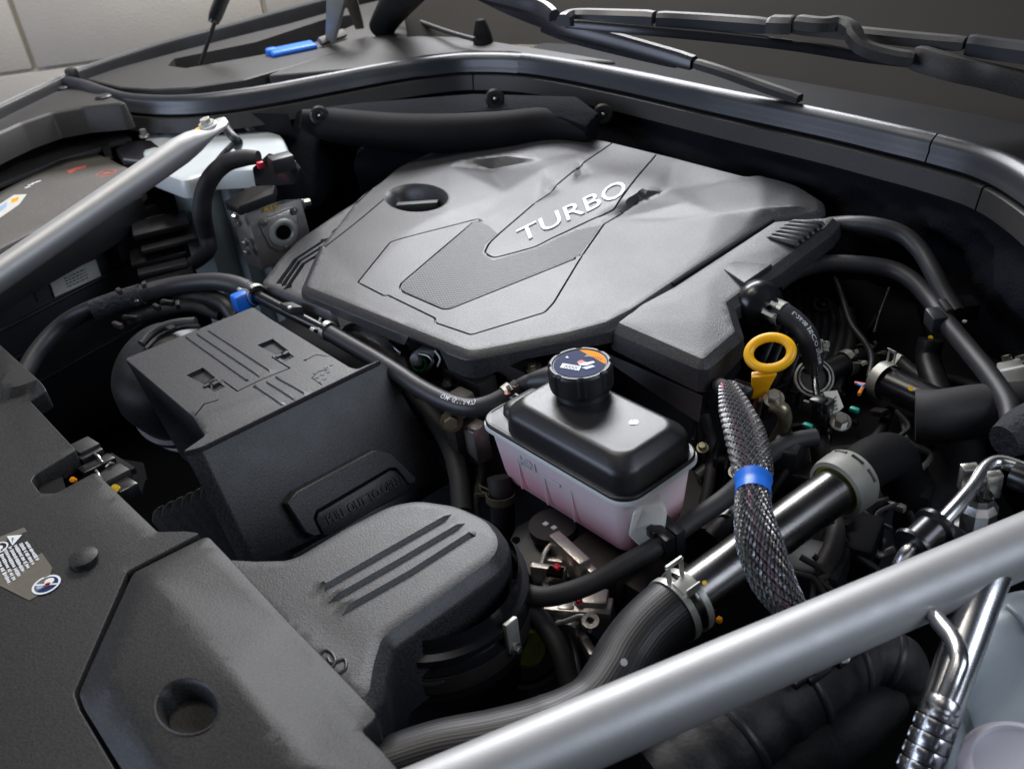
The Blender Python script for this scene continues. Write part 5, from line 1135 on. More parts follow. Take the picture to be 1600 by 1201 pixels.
cbx('bracket_arm', 'cast', 905, 955, -13.6, .6, 6.4, 2.2, 2.2); cbx('pad', 'cast', 925, 935, -12.4, .6, 3, 2, 1); cbx('bracket_arm', 'cast', 862, 940, -14.5, -.5, 5, .7, 1.5); cbx('spring_clip', 'steel', 885, 946, -12.6, .6, 1.6, 1.2, .5); cbx('bracket_arm', 'cast', 885, 985, -15, .2, 2.8, .9, 3); cbx('bracket_arm', 'cast', 917, 1010, -15.6, -.4, 3.4, .9, 1.6); cbx('backing', 'castd', 960, 880, -14, 0, 7, 7, 5); cbx('backing', 'castd', 1010, 920, -15.5, 0, 8, 6, 6)
cbx('hollow', 'hole', 868, 893, -12.2, .5, 1.6, 1.2, .4, .05); 
for x, y in ((870,886),(903,937)): M = Mesh(); M.add(*obox(W(x, y, -11.8), X3, Y3, Z3, .7, .6, .5)); M.build('red_dot', K['redtab'], root, 30, bevel=.1)
lathe('clip_eye', [(.35, 0), (.8, 0), (.8, .9), (.35, .9)], W(922,975,-12.8), Vector((.3,-.2,1)), K['cast'], root, 24)
M = Mesh(); pth = smoothpath([W(845,880,-12.5), W(853,860,-11.8), W(866,848,-11.6), W(876,858,-11.8)], 6); M.add(*tubemesh(pth, .28, 10)); M.build('spring_wire', K['cast'], root, 40)
pth = smoothpath([W(864,975,-13.6), W(885,970,-13), W(908,962,-12.4), W(934,966,-12.4)], 6); M = Mesh(); M.add(*tubemesh(pth, .25, 10)); M.build('spring_wire', K['clamp'], root, 40)
root = thing('drive_pulley', 'glossy black pulley with olive yellow centre right of the snorkel boot', 'pulley', W(830, 1010, -20))
pc = W(822,1012,-17.6); pa = Vector((.75,-.45,.5)).normalized()
lathe('pulley_rim', [(3.9, -1.5), (4.1, 0), (3.9, .3), (3.5, .2), (3.3, -.4), (2.0, -.4)], pc, pa, K['gloss'], root, 44); lathe('centre_cap', [(1.95, -.4), (1.9, .1), (1.6, .35), (.7, .3), (.01, .2)], pc, pa, K['olive'], root, 32)
lathe('pulley_rim', [(4.6, -2.6), (4.7, -1.8), (4.4, -1.4), (3.9, -1.5)], pc, pa, K['black'], root, 44)
hose('vent_hose', 'slim black hose running down beside the pulley', [(825,948,-12),(850,975,-13),(876,1020,-14),(894,1080,-16)], .95, 'rubber2')
hose('vent_hose', 'thin cable looping between the pulley and the ribbed hose', [(850,940,-14),(876,960,-14.4),(896,1010,-15),(905,1060,-16)], .3, 'rubber')
# crossing hose below the reservoir, with a square clip
CH1 = [(796,905,-10.6),(820,926,-10.6),(860,931,-10.2),(920,913,-9.4),(980,880,-8.6),(1030,851,-8),(1080,815,-7.5),(1140,772,-7.4),(1200,712,-7.4),(1240,690,-7.4),(1275,683,-7.5)]
hose('bypass_hose', 'matt black hose crossing in front of the pink reservoir through a square clip', CH1, .95, 'rubber2')
root = thing('hose_clip', 'square black plastic clip holding the bypass hose to the white bracket', 'clip', W(1038, 840, -8))
hd = (W(1080,815,-7.5)-W(980,880,-8.6)).normalized(); hs_ = hd.cross(Z3).normalized()
M = Mesh(); M.add(*obox(W(1034,847,-8), hd, hs_, Z3, 1.1, 2.8, 2.8)); M.build('clip_jaw', K['gloss'], root, 30, bevel=.15); M = Mesh(); M.add(*obox(W(1049,838,-8.2), hd, hs_, Z3, 1.1, 3.0, 3.2)); M.build('clip_jaw', K['black'], root, 30, bevel=.15)
M = Mesh(); M.add(*obox(W(1020,832,-7.0), hd, hs_, Z3, .7, 1.2, 1.0)); M.build('clip_lock', K['gloss'], root, 30, bevel=.1)
# ================================================================ RIGHT SIDE
# ribbed radiator hose and dark pipe
RH1 = [(400,1300,-12),(560,1228,-11.5),(680,1186,-11),(780,1168,-10.6),(865,1146,-10.2),(930,1108,-9.6),(962,1066,-9.2),(982,1028,-8.8),(1010,990,-8.2),(1045,957,-7.6),(1066,943,-7.4)]
p = W(1010, 990, -8.2); RR = rad(104, p)
rh = tube('radiator_hose', [W(*q) for q in RH1], [2.7,2.8,2.9,3.0,3.1,RR,RR,RR,RR,RR,RR], K['ribrub'], None, seg=40); tag(rh, 'thick ribbed black radiator hose bending round to the dark pipe', 'hose')
disc('paint_fleck', W(975,1034,-5.6), Vector((.3,-.6,.6)), .3, K['print'], rh, .03, 7)
pa, pb = W(1050, 951, -7.4), W(1338, 741, -6.4); pax = (pb-pa).normalized()
pr_ = thing('coolant_main_pipe', 'dark polished metal coolant pipe running diagonally to a grey ring', 'pipe', pa.lerp(pb, .5))
RP = rad(80, pa.lerp(pb, .5))*.95
tube('pipe', [pa, pb], RP, K['pipe'], pr_, sp=False, seg=48)
disc('yellow_dot', W(1101, 910, -4.6), Vector((.2,-.4,.9)), .2, K['ypaint'], pr_, .03, 12)
tube('bracket_tab', [W(1252,845,-8), W(1262,826,-7.4), W(1285,812,-7), W(1300,806,-7)], [.3, .4, .45, .3], K['clamp'], pr_); tube('bracket_tab', [W(1290,816,-8.4), W(1300,812,-8.4)], .4, K['castd'], pr_, sp=False)
# twin-band spring clamp on the hose end
cc0 = W(1066, 943, -7.4); cl = thing('hose_clamp', 'large pale twin-band spring clamp on the ribbed radiator hose end', 'hose clamp', cc0)
upc = Z3-pax*Z3.dot(pax); upc.normalize(); sdc = pax.cross(upc)
for off_ in (-.95, .55):
    lathe('band', [(RR+.04, -.3), (RR+.16, -.3), (RR+.16, .3), (RR+.04, .3)], cc0+pax*off_, pax, K['clamp'], cl, 56)
def cpt(a, r, t): return cc0+pax*t+(upc*math.cos(a)+sdc*math.sin(a))*(RR+r)
sgn = 1 if (sdc.dot(CAM-cc0) > 0) else -1
M = Mesh(); M.add(*loft([[cpt(sgn*a, .18, -.9), cpt(sgn*a, .18, .8), cpt(sgn*a, .30, .8), cpt(sgn*a, .30, -.9)] for a in (.0, .15, .3, .45)], True)); M.build('tongue', K['clamp'], cl, 40)
for t_ in (-.85, .6):
    b_ = cpt(-.12*sgn, .9, t_); M = Mesh(); M.add(*obox(b_, pax, sdc, upc, .45, .2, 1.7)); M.build('ear', K['clamp'], cl, 30, bevel=.03, seg=1)
M = Mesh(); M.add(*obox(cpt(-.12*sgn, 1.7, -.1), pax, sdc, upc, 1.8, .24, .45)); M.build('ear', K['clamp'], cl, 30, bevel=.03, seg=1)
M = Mesh(); M.add(*obox(cpt(.5*sgn, .55, -.1), pax, upc, sdc, 1.5, .9, .14)); M.build('ear', K['clamp'], cl, 30, bevel=.03, seg=1)
hub = thing('quick_connector', 'grey slotted connector ring with an olive seal at the upper end of the dark pipe', 'connector ring', pb)
Rp = RP
lathe('ring', [(Rp+.35, -1.0), (Rp+.75, -.9), (Rp+.85, -.4), (Rp+.9, 1.4), (Rp+.6, 1.9), (Rp+.2, 2.0)], pb-pax*2.2, pax, K['ring'], hub, 56); lathe('olive_seal', [(Rp+.02, -.8), (Rp+.4, -.85), (Rp+.4, .2)], pb-pax*2.2, pax, K['olive'], hub, 48)
for k in range(5):
    a = -.9+k*.62; M = Mesh(); d = Z3-pax*Z3.dot(pax); d.normalize(); s = pax.cross(d); dd = d*math.cos(a)+s*math.sin(a)*-1; tt = pax.cross(dd); M.add(*obox(pb-pax*(2.2-1.1)+dd*(Rp+.88), tt, dd, pax, 1.3, .12, .25)); M.build('slot', K['black'], hub, 0)
o = tube('rubber_hose', [pb-pax*.8, pb+pax*3, pb+pax*6-Z3*1.5, pb+pax*8-Z3*6], [Rp+.2, Rp+.2, Rp+.1, Rp], K['dark'], None, seg=36); tag(o, 'wide dull black hose continuing beyond the grey ring', 'hose')
# harness braid with blue tape
HP1 = [(1138,608,-.6),(1149,640,.8),(1165,682,2),(1176,732,2.6),(1177,760,2.6),(1177,800,2.2),(1187,850,1.2),(1207,905,-.4),(1232,945,-2),(1262,975,-3.6)]
hr = [1.0, 1.6, 1.9, 1.75, 1.38, 1.55, 1.9, 1.8, 1.4, .9]
path, rr = smoothpath([W(*q) for q in HP1], 10, [x*.92 for x in hr])
hb = thing('braided_harness', 'silvery black braided wiring harness wrapped once with bright blue tape', 'wiring harness', W(1180, 790, 0))
T, N, B = frames(path)
for q in range(14):
    pts = []; ph = q*2*math.pi/14
    for i in range(0, len(path), 2):
        a = ph+.35*math.sin(i*.06+q); k = .78 if q % 2 else .5; pts.append(path[i]+(N[i]*math.cos(a)+B[i]*math.sin(a))*rr[i]*k)
    col_ = K['wire'][[0,1,0,2,3,0,4,0,5,0,6,0,1,0][q]]
    M = Mesh(); M.add(*tubemesh(pts, .30, 8)); M.build('wire', col_, hb, 60)
ln = [0]
for i in range(1, len(path)): ln.append(ln[-1]+(path[i]-path[i-1]).length)
def at(s):
    k = min(len(path)-2, max(0, int(np.searchsorted(ln, s))-1)); t = (s-ln[k])/(ln[k+1]-ln[k]); return path[k].lerp(path[k+1], t), N[k].lerp(N[k+1], t), B[k].lerp(B[k+1], t), rr[k]*(1-t)+rr[k+1]*t
NS = 34
for sg in (1, -1):
    M = Mesh(); Md = Mesh()
    for q in range(NS):
        ph = 2*math.pi*q/NS; pts = []; s = 0; k = 0; cs = []
        while s < ln[-1]:
            p_, n_, b_, r_ = at(s); a = ph+sg*s*.30; lay = .05*(1 if ((k//2+q) % 2) == 0 else -1)*sg
            pts.append(p_+(n_*math.cos(a)+b_*math.sin(a))*(r_+lay)); cs.append(p_); s += 2*math.pi/NS/.30/4*1.0; k += 1
        T2, N2, B2 = frames(pts, Z3)
        for fil in (-.058, .0, .058):
            v = []; f = []
            for i, pp in enumerate(pts):
                o_ = (pp-cs[i]).normalized(); sd_ = T2[i].cross(o_).normalized(); c_ = pp+sd_*fil; v += [c_-sd_*.027, c_+o_*.03, c_+sd_*.027]
            for i in range(len(pts)-1): f += [(i*3, i*3+1, i*3+4, i*3+3), (i*3+1, i*3+2, i*3+5, i*3+4)]
            (M if sg == 1 else Md).add(v, f)
    if sg == 1: br = M.build('braid', K['braid2'], hb, 25); br['kind'] = 'stuff'
    else: br = Md.build('braid', K['braid'], hb, 25); br['kind'] = 'stuff'
i0, i1 = 36, 44
tp = path[i0:i1+1]; M = Mesh(); M.add(*tubemesh(tp, [x*1.10 for x in rr[i0:i1+1]], 28)); M.build('blue_tape', K['blue'], hb, 30)
cb_ = tube('harness_tail', [path[0]+Z3*.1, W(1128,604,-1.6), W(1112,592,-3.4), W(1098,585,-6)], [.85, .8, .75, .7], K['rubber2'], hb, seg=14)
# bracket the harness leaves from
root = thing('steel_bracket', 'shiny crumpled steel bracket at the top of the braided harness', 'bracket', W(1135, 605, -3))
M = Mesh(); M.add(*slab([W(1116,604,-1.6), W(1150,590,-1.2), W(1178,600,-1.6), W(1176,610,-2.2), W(1150,622,-2.6), W(1128,616,-2.4)], (0, 0, -1.0))); M.build('plate', K['gloss'], root, 30, bevel=.25)
M = Mesh(); M.add(*slab([W(1126,602,-1.1), W(1148,594,-.9), W(1164,602,-1.2), W(1140,610,-1.6)], (0, 0, -.3))); M.build('shiny_plate', K['alu'], root, 30, bevel=.1)
# dipstick
root = thing('dipstick', 'bright yellow oil dipstick with an oval ring handle', 'dipstick', W(1190, 622, -4))
dc = W(1203, 551, 1.4); du = (W(1247,549,1.4)-W(1160,553,1.4)); 
ff2 = Vector((.25, -.62, .85)).normalized(); du = (du-ff2*du.dot(ff2)).normalized(); dv = ff2.cross(du); dv = dv if dv.z > 0 else -dv
R1_ = (W(1247,549,1.4)-W(1160,553,1.4)).length/2-.62
ring_ = [dc+(du*math.cos(t)*1.0+dv*math.sin(t)*.80)*R1_ for t in [2*math.pi*k/48 for k in range(49)]]
M = Mesh(); rg = []
for i in range(48):
    t = 2*math.pi*i/48; d = (du*math.cos(t)+dv*math.sin(t)*.92).normalized(); c = ring_[i]; rg.append([c+d*math.cos(a)*.52+ff2*math.sin(a)*.42 for a in [2*math.pi*k/12 for k in range(12)]])
rg.append(rg[0]); M.add(*loft(rg, True, False, False)); M.build('ring_handle', K['yellow'], root, 60)
s0, s1 = W(1194,583,-.2), W(1184,618,-3.4)
M = Mesh(); ax_ = (s1-s0).normalized(); sx_ = du; sz_ = ax_.cross(sx_).normalized()
M.add(*loft([[c+sx_*a*w_+sz_*b2*.42 for a, b2 in ((-1, -1), (1, -1), (1, 1), (-1, 1))] for c, w_ in ((s0, 1.25), (s0.lerp(s1, .5), .95), (s0.lerp(s1, .8), .8), (s0.lerp(s1, .82), 1.0), (s1, .95))])); M.build('stem', K['yellow'], root, 30, bevel=.18)
tube('oil_blade', [s1, s1+ax_*3, W(1172,690,-10)], .18, K['copper'], root, sp=False, seg=8)
tube('guide_tube', [W(1186,622,-4), W(1180,650,-7), W(1170,700,-12)], .5, K['castd'], root, seg=12)
# bracket strap with bolt beside the dipstick
root = thing('strap_bracket', 'curved olive steel strap with a zinc hex bolt right of the dipstick', 'bracket', W(1215, 650, -5))
tube('strap', [W(1204,632,-3.6), W(1222,640,-4), W(1226,660,-6), W(1214,680,-8), W(1200,700,-10)], [.7, .8, .7, .6, .5], K['clampd'], root)
bolt(W(1209,624,-3.2), Vector((.3,-.4,.9)), .72, 1.2, root)
# breather dome and elbow hose
root = thing('breather_valve', 'glossy black domed breather valve at the right edge of the engine cover', 'valve', W(1190, 480, -3))
ba = (W(1215,490,-1)-W(1180,470,-1)).normalized()
lathe('dome', [(.01, -2.8), (1.8, -2.6), (2.6, -1.8), (2.8, -.6), (2.4, .6), (1.5, 1.1), (1.3, 1.8)], W(1192,478,.6), ba, K['gloss'], root, 40, 60)
EH = [(1205,484,0.4),(1226,491,.2),(1248,508,-.8),(1262,528,-2),(1268,556,-4.5),(1270,575,-6)]
eh = tube('elbow_hose', [W(*q) for q in EH], 1.2, K['rubber'], None); tag(eh, 'short printed elbow hose between two wide pale clamps', 'hose')
texttube('printed_code', 'L-26-08 JSCO THI FKM', [W(*q) for q in EH], 1.2, 2.2, .62, 0.1, K['print'], eh)
spring_clamp(W(1214,487,.3), W(1226,493,.1)-W(1203,482,.4), 1.3, 'wide pale clamp next to the black breather valve', wd=1.5, ears=True, tabs=.7)
spring_clamp(W(1267,543,-3.6), W(1269,556,-4.5)-W(1265,535,-3.1), 1.3, 'wide pale clamp right beside the yellow dipstick ring', wd=1.2, tabs=.7, up=Vector((1,.4,.3)))
# round spring cap, sensor with tube
root = thing('sensor_port', 'round steel spring collar with a grey disc behind the small fuel sensor', 'port', W(1275, 590, -7))
pc = W(1272,590,-6.6); pa2 = Vector((.55,-.55,.65)).normalized()
lathe('collar', [(1.95, -.6), (2.15, -.5), (2.15, .2), (1.95, .3), (1.85, -.2)], pc, pa2, K['clamp'], root, 40); lathe('collar', [(1.55, .1), (1.75, .1), (1.75, .35), (1.55, .35)], pc, pa2, K['steel'], root, 40); lathe('disc_face', [(1.5, -.6), (1.45, -.1), (.01, 0)], pc, pa2, K['castd'], root, 36)
root = thing('fuel_sensor', 'small black sensor on a thin vertical metal tube with a white data tag', 'sensor', W(1283, 660, -8))
tube('metal_tube', [W(1271,572,-4.6), W(1274,600,-4.8), W(1277,620,-5.2)], .38, K['pipe'], root, seg=14); 
for (x, y, z, a_, b2, h_, m, nm) in ((1279,632,-5.6,1.5,1.4,1.6,'gloss','sensor_head'),(1290,634,-5.8,1.3,1.5,1.5,'black','plug'),(1263,636,-6,1.2,.5,1.5,'black','tag_block'),(1284,650,-7,1.7,1.5,1.6,'gloss','neck')):
    M = Mesh(); M.add(*obox(W(x, y, z), X3, Y3, Z3, a_, b2, h_)); M.build(nm, K[m], root, 30, bevel=.15)
lathe('collar', [(1.0, 0), (1.05, .5), (.8, .8), (.8, 1.6)], W(1285,672,-9.4), Z3, K['gloss'], root, 24)
patch('data_tag', [W(1286,612,-5.4), W(1308,610,-5.4), W(1318,636,-6.4), W(1302,650,-7)], K['label'], root, .06)
M = Mesh()
for k in range(4): M.add(*obox(W(1303+k*2.2, 622+k*5, -5.7-k*.25), Y3, X3, Z3, 1.0, .12, .02))
M.build('tag_print', K['ink'], root, 0)
bolt(W(1313,660,-7.4), Vector((.3,-.4,.9)), .75, 1.2, None).name = 'zinc_bolt'; tag(bpy.data.objects['zinc_bolt'], 'zinc hex bolt just right of the small sensor', 'bolt')
# right clamps and stub hoses in the middle distance
def stub(label, pts, r, m='rubber2'): return hose('stub_hose', label, pts, r, m)
stub('short dark stub hose with a clamp right of the elbow hose', [(1290,580,-8),(1320,568,-8),(1345,560,-8.5)], 1.3, 'black')
spring_clamp(W(1323,567,-8), W(1335,562,-8)-W(1312,572,-8), 1.45, 'dull clamp on the stub hose right of the elbow hose', wd=.9)
spring_clamp(W(1352,556,-8.5), W(1362,548,-8.5)-W(1342,560,-8.5), 1.5, 'dull clamp with a square ear left of the larger branch hose clamp', wd=.8, m=K['steel'])
stub('smooth black branch hose leading into the big hose at right', [(1375,592,-8),(1405,606,-8),(1440,622,-8),(1480,640,-8)], 1.85, 'gloss')
spring_clamp(W(1381,594,-7.8), W(1392,600,-8)-W(1370,588,-8), 2.0, 'large pale clamp with a tall square ear on the black branch hose', wd=1.2, tabs=1.6, up=Vector((-.1,.5,.9)))
for x, y in ((1423,607),(1454,527)):
    o = disc('paint_dot', W(x, y, -6.2), Vector((.3,-.4,.9)), .28, K['ypaint'], None, .04, 8); tag(o, 'small yellow paint dot '+('on the black branch hose' if y > 560 else 'below the grey hose clip'), 'paint mark')
o = hose('induction_hose', 'large matt black induction hose in the right middle distance', [(1430,650,-6.4),(1470,650,-6.2),(1530,642,-6.2),(1620,636,-6.6)], 2.75, 'rubber2', seg=36)
hose('induction_hose', 'large dark hose bending down below the first induction hose', [(1480,660,-10),(1500,690,-12),(1490,740,-16),(1440,790,-20)], 2.6, 'rubber2', seg=30)
hose('vacuum_pipe', 'dim upright black pipe behind the two long hoses', [(1455,530,-6),(1450,560,-8),(1462,600,-9),(1480,640,-10)], 1.4, 'black')
tw = thing('coloured_wires', 'pink, blue and orange wire ends below the small clamps', 'wires', W(1345, 603, -7))
for (a_, b_, m) in (((1336,598),(1352,601),1),((1350,601),(1342,616),5),((1340,600),(1350,604),4)): M = Mesh(); M.add(*tubemesh([W(*a_, -6.6), W(*b_, -6.4)], .2, 8)); M.build('wire', K['wire'][m], tw, 40)
hose('thin_cable', 'thin grey cable hanging from behind the hoses to the small clamps', [(1303,432,-2),(1316,465,-4),(1330,505,-5.5),(1352,535,-6.5),(1362,560,-7),(1358,590,-7.6)], .36, 'rubber')
hose('thin_cable', 'second thin dark cable in the shadow right of the first', [(1390,450,-6),(1375,490,-7),(1366,520,-8)], .2, 'rubber')
# two long hoses at right
UH = [(1296,352,2.4),(1330,350,3.4),(1370,353,3.6),(1410,366,3),(1438,392,1.8),(1458,425,.4),(1476,460,-1.2),(1494,490,-2.4)]
hose('heater_hose', 'upper of two long smooth black hoses, arching from the cover corner', UH, 1.02)
LHs = [(1212,444,-1.4),(1245,423,-.6),(1290,412,0),(1340,413,0),(1390,420,-.4),(1425,438,-1),(1455,470,-2),(1482,508,-2.6),(1515,548,-3.2),(1550,592,-3.6),(1575,632,-4),(1582,668,-4.6)]
hose('heater_hose', 'lower of two long smooth black hoses, running down to the right edge', LHs, 1.05)
root = thing('hose_clip', 'blue-grey twin hose clip holding the two long hoses at right', 'clip', W(1478, 492, -4))
hd2 = (W(1500,530,-2.8)-W(1466,486,-2.2)).normalized(); hs2 = hd2.cross(Z3).normalized()
M = Mesh(); M.add(*obox(W(1462,500,-2.3), hd2, hs2, Z3, 2.4, 1.8, 2.0)); M.build('clip_half', K['seal'], root, 30, bevel=.3); M = Mesh(); M.add(*obox(W(1476,490,-2.2), hd2, hs2, Z3, 2.4, 1.0, 2.6)); M.build('clip_half', K['trim'], root, 30, bevel=.3); M = Mesh(); M.add(*obox(W(1502,482,-3.4), hd2, hs2, Z3, 2.4, 3.4, 2.0)); M.build('clip_half', K['gloss'], root, 30, bevel=.3)
for x, y in ((1492,504),(1507,502)): M = Mesh(); M.add(*obox(W(x, y, -2.6), X3, Y3, Z3, .4, .4, .2)); M.build('bright_fleck', K['print'], root, 0)
# sensor and foam at the right edge
root = thing('pressure_sensor', 'grey-white plastic sensor with a steel nut at the right edge', 'sensor', W(1580, 590, -7))
sa = Vector((-.5, .3, .8)).normalized(); lathe('sensor_body', [(1.7, -3), (1.8, 0), (1.8, .8), (1.3, 1.0), (1.1, 1.7), (.01, 1.8)], W(1582,588,-6), sa, K['rim'], root, 28); bolt(W(1575,566,-4.6), sa, .5, .8, root); bolt(W(1598,566,-5.0), sa, .6, .8, root)
o = tube('foam_wrap', [W(1568,690,-3.6), W(1600,672,-3.4), W(1650,650,-3)], [1.6, 2.2, 2.4], K['foam'], None, seg=24); tag(o, 'coarse black foam wrap at the right edge above the bright pipe', 'foam')
# bright aluminium line and bushing
root = thing('aircon_pipe', 'bright bent aluminium air-conditioning pipe through a black rubber bushing', 'pipe', W(1500, 790, 0))
tube('pipe', [W(1620,742,0), W(1588,728,0), W(1560,722,0), W(1540,732,0), W(1522,758,0), W(1495,790,0), W(1465,822,-.4), W(1440,842,-.8), W(1418,862,-1.2), W(1404,886,-2.4), W(1392,930,-5)], [.62,.62,.62,.62,.62,.62,.6,.6,.56,.56,.56], K['alu'], root)
bd = (W(1495,790,0)-W(1440,842,-.8)).normalized(); bc = W(1440,842,-.8)
lathe('bushing', [(.6, -1.2), (1.65, -1.2), (1.7, -.9), (1.3, -.6), (1.3, 1.3), (1.7, 1.5), (1.65, 1.9), (.6, 1.9)], bc, bd, K['gloss'], root, 36)
lathe('collar', [(1.1, -1), (1.2, 0), (1.1, 1.2)], W(1602,748,0), X3, K['gloss'], root, 24)
lathe('hex_union', [(1.1, 0), (1.1, 1.2)], W(1616,745,.3), X3, K['alu'], root, 6, 20)
M = Mesh(); M.add(*slab([W(1460,830,-1.8), W(1485,812,-1.6), W(1530,845,-2.2), W(1500,880,-2.6)], (0, 0, -.8))); M.build('bushing_arm', K['gloss'], root, 30, bevel=.2)
root = thing('wing_nut_stud', 'shiny zinc stud with a split square clamp head behind the bright pipe', 'fastener', W(1530, 800, -4))
lathe('stud_body', [(1.2, -3.2), (1.3, -1.6), (1.55, -1.4), (1.6, -.6), (1.2, 0), (1.1, .6)], W(1530,782,-1.6), Z3, K['alu'], root, 10, 20)
for x, y in ((1513,745),(1550,757)): M = Mesh(); M.add(*obox(W(x, y, -.8), hd2, hs2, Z3, .8, 1.4, 2.4)); M.build('clamp_jaw', K['steel'], root, 30, bevel=.12)
lathe('base', [(1.9, -2), (1.9, -.4), (1.3, 0)], W(1530,815,-4.5), Z3, K['gloss'], root, 24)
# lower pipes behind the right brace
root = thing('aircon_hose_end', 'bright bent pipe crimped into a dimpled aluminium hose ferrule at bottom right', 'pipe', W(1450, 1140, -8))
pts = [W(1448,945,-1), W(1468,972,-.8), W(1490,1000,-.6), W(1499,1030,-.6), W(1490,1060,-1.2), W(1478,1090,-2)]
tube('pipe', pts, .62, K['alu'], root)
fa = (W(1440,1190,-5)-W(1478,1090,-2)).normalized(); fc = W(1476,1095,-2.2)
lathe('ferrule', [(.6, -.3), (1.0, -.2), (1.15, .1), (1.15, .5), (.95, .7), (.95, .9), (1.25, 1.1), (1.3, 5.2), (1.15, 5.5)], fc, fa, K['alu'], root, 36)
d1 = (Z3-fa*Z3.dot(fa)).normalized(); d2 = fa.cross(d1)
for r_ in range(4):
    for k in range(8):
        a = 2*math.pi*k/8; dd = d1*math.cos(a)+d2*math.sin(a); tt = fa.cross(dd); M = Mesh(); M.add(*obox(fc+fa*(1.7+r_*1.0)+dd*1.24, tt, dd, fa, .72, .22, .72)); M.build('dimple', K['alu'], root, 40, bevel=.1, seg=2)
M = Mesh()
for r_ in range(5): M.add(*lathemesh([(1.29, 1.22+r_*1.0), (1.32, 1.24+r_*1.0), (1.29, 1.3+r_*1.0)], fc, fa, 30))
M.build('crimp_line', K['hole'], root, 0)
tube('rubber_hose', [fc+fa*5.4, fc+fa*9], 1.2, K['rubber'], root, sp=False)
big = tube('large_pipe', [W(1572,850,-1), W(1534,930,-2.2), W(1508,1000,-3.6), W(1476,1090,-5.6), W(1440,1200,-8)], [1.4,1.5,1.5,1.45,1.4], K['alu'], None, seg=32); tag(big, 'wide polished aluminium pipe behind the right brace bar', 'pipe')
# washer bottle lower right
root = thing('washer_bottle', 'milky blue-grey plastic bottle in the lower right corner', 'bottle', W(1570, 1010, -12))
o_, wH = panel('shoulder', hframe(-7), [(1540,985),(1556,940),(1600,925),(1720,930),(1720,1250),(1600,1250),(1540,1160),(1512,1070)], K['washer'], root, ctrl=[(1585,950,1.2),(1600,1010,.3),(1640,960,1.6)], grid=1.0, rnd=1.6, skirt=((0,0),(.4,.2),(.7,.7),(.8,9)), sigma=.6)
tube('moulded_bead', [wH(1576,948), wH(1592,962), wH(1612,990)], .3, K['washer'], root, seg=10)
c = W(1590,1190,-3.5); ww = thing('filler_cap', 'large round lilac-grey cap at the very bottom right corner', 'cap', c)
lathe('cap_body', [(3.5, -3), (3.6, -.6), (3.3, -.1), (2.9, .1), (2.7, -.1), (.01, 0)], c+Vector((.3,-.2,0)), Vector((.05,-.1,1)), K['purple'], ww, 48, 50)
# vinyl-wrapped bundle bottom right
root = thing('wrapped_cable_bundle', 'creased black vinyl-wrapped cable bundle below the right brace', 'cable bundle', W(1250, 1130, -14))
pth = [W(1030,1230,-14), W(1120,1170,-13), W(1200,1105,-12), W(1280,1050,-11.5), W(1350,1025,-11.5), W(1402,1040,-12.5), W(1405,1080,-15)]
path, rr2 = smoothpath(pth, 12, [3.2, 3.6, 4.0, 3.5, 2.7, 2.4, 2.1]); rr2 = [r*(1+.018*math.sin(i*1.1)+.035*math.sin(i*.43+1)) for i, r in enumerate(rr2)]
M = Mesh(); M.add(*tubemesh(path, rr2, 36)); M.build('wrap', K['leather'], root, 60)
path2, rr3 = smoothpath([W(1130,1260,-16), W(1230,1190,-15), W(1320,1130,-14.5), W(1390,1085,-14.5)], 12, [3.0, 3.2, 3.0, 2.0]); M = Mesh(); M.add(*tubemesh(path2, rr3, 30)); M.build('wrap', K['leather'], root, 60)
for i in (16, 30, 44, 56):
    T, N, B = frames(path); M = Mesh(); M.add(*lathemesh([(rr2[i]*1.02, -.35), (rr2[i]*1.05, -.2), (rr2[i]*1.05, .2), (rr2[i]*1.02, .35)], path[i], T[i], 32)); M.build('tie_band', K['black'], root, 40)
for (x, y) in ((1278,1052),(1255,1058),(1322,1026)): M = Mesh(); M.add(*obox(W(x, y, -7.6), hd, hs_, Z3, 2.2, .8, .7)); M.build('clip', K['gloss'], root, 30, bevel=.15)
bolt(W(1316,1028,-7.4), Z3, .4, .6, root)
# dark machinery glimpsed behind the pipe
root = thing('compressor', 'dim black machinery with brackets seen behind the dark pipe', 'compressor', W(1300, 880, -18))
for (x, y, z, a_, b2, h_, m) in ((1270,885,-14,6,5,3,'black'),(1330,860,-16,5,6,6,'dark'),(1400,760,-18,8,8,5,'dark'),(1250,760,-12,5,3,5,'black'),(1230,725,-10,3,4,6,'black'),(1500,850,-12,5,5,4,'dark'),(1180,800,-13,5,5,5,'dark')):
    M = Mesh(); M.add(*obox(W(x, y, z), X3+Y3*.3, Y3-X3*.3, Z3, a_, b2, h_)); M.build('housing', K[m], root, 30, bevel=.5)
tube('bent_tube', [W(1300,800,-12), W(1306,830,-12), W(1300,860,-12.5), W(1286,890,-13), W(1282,920,-14)], [.9, .9, 1.0, 1.1, 1.0], K['castd'], root)
spring_clamp(W(1312,792,-12), Vector((.1,-.1,1)), 1.2, 'dim clamp in the gap beneath the dark pipe', wd=.8, m=K['castd'])
spring_clamp(W(1140,815,-10), W(1150,800,-10)-W(1128,830,-10), 1.1, 'clamp half hidden left of the braided harness above the pipe', wd=.9, tabs=.8)
stub('short dark stub hose left of the braided harness', [(1115,840,-11),(1138,815,-10),(1165,790,-10)], 1.0)
tube('bracket_lip', [W(1232,894,-11.8), W(1252,898,-12), W(1272,905,-12.4), W(1290,930,-13.4)], .3, K['castd'], root, seg=10)
for (x, y, m, s_) in ((1386,742+0,'castd',.9),(1400,790,'cast',.8),(1370,842,'cast',.7),(1440,690,'castd',1.2)):
    M = Mesh(); M.add(*obox(W(x, y, -16), X3, Y3, Z3, s_*2.6, s_, s_)); M.build('bracket', K[m], root, 30, bevel=.2)
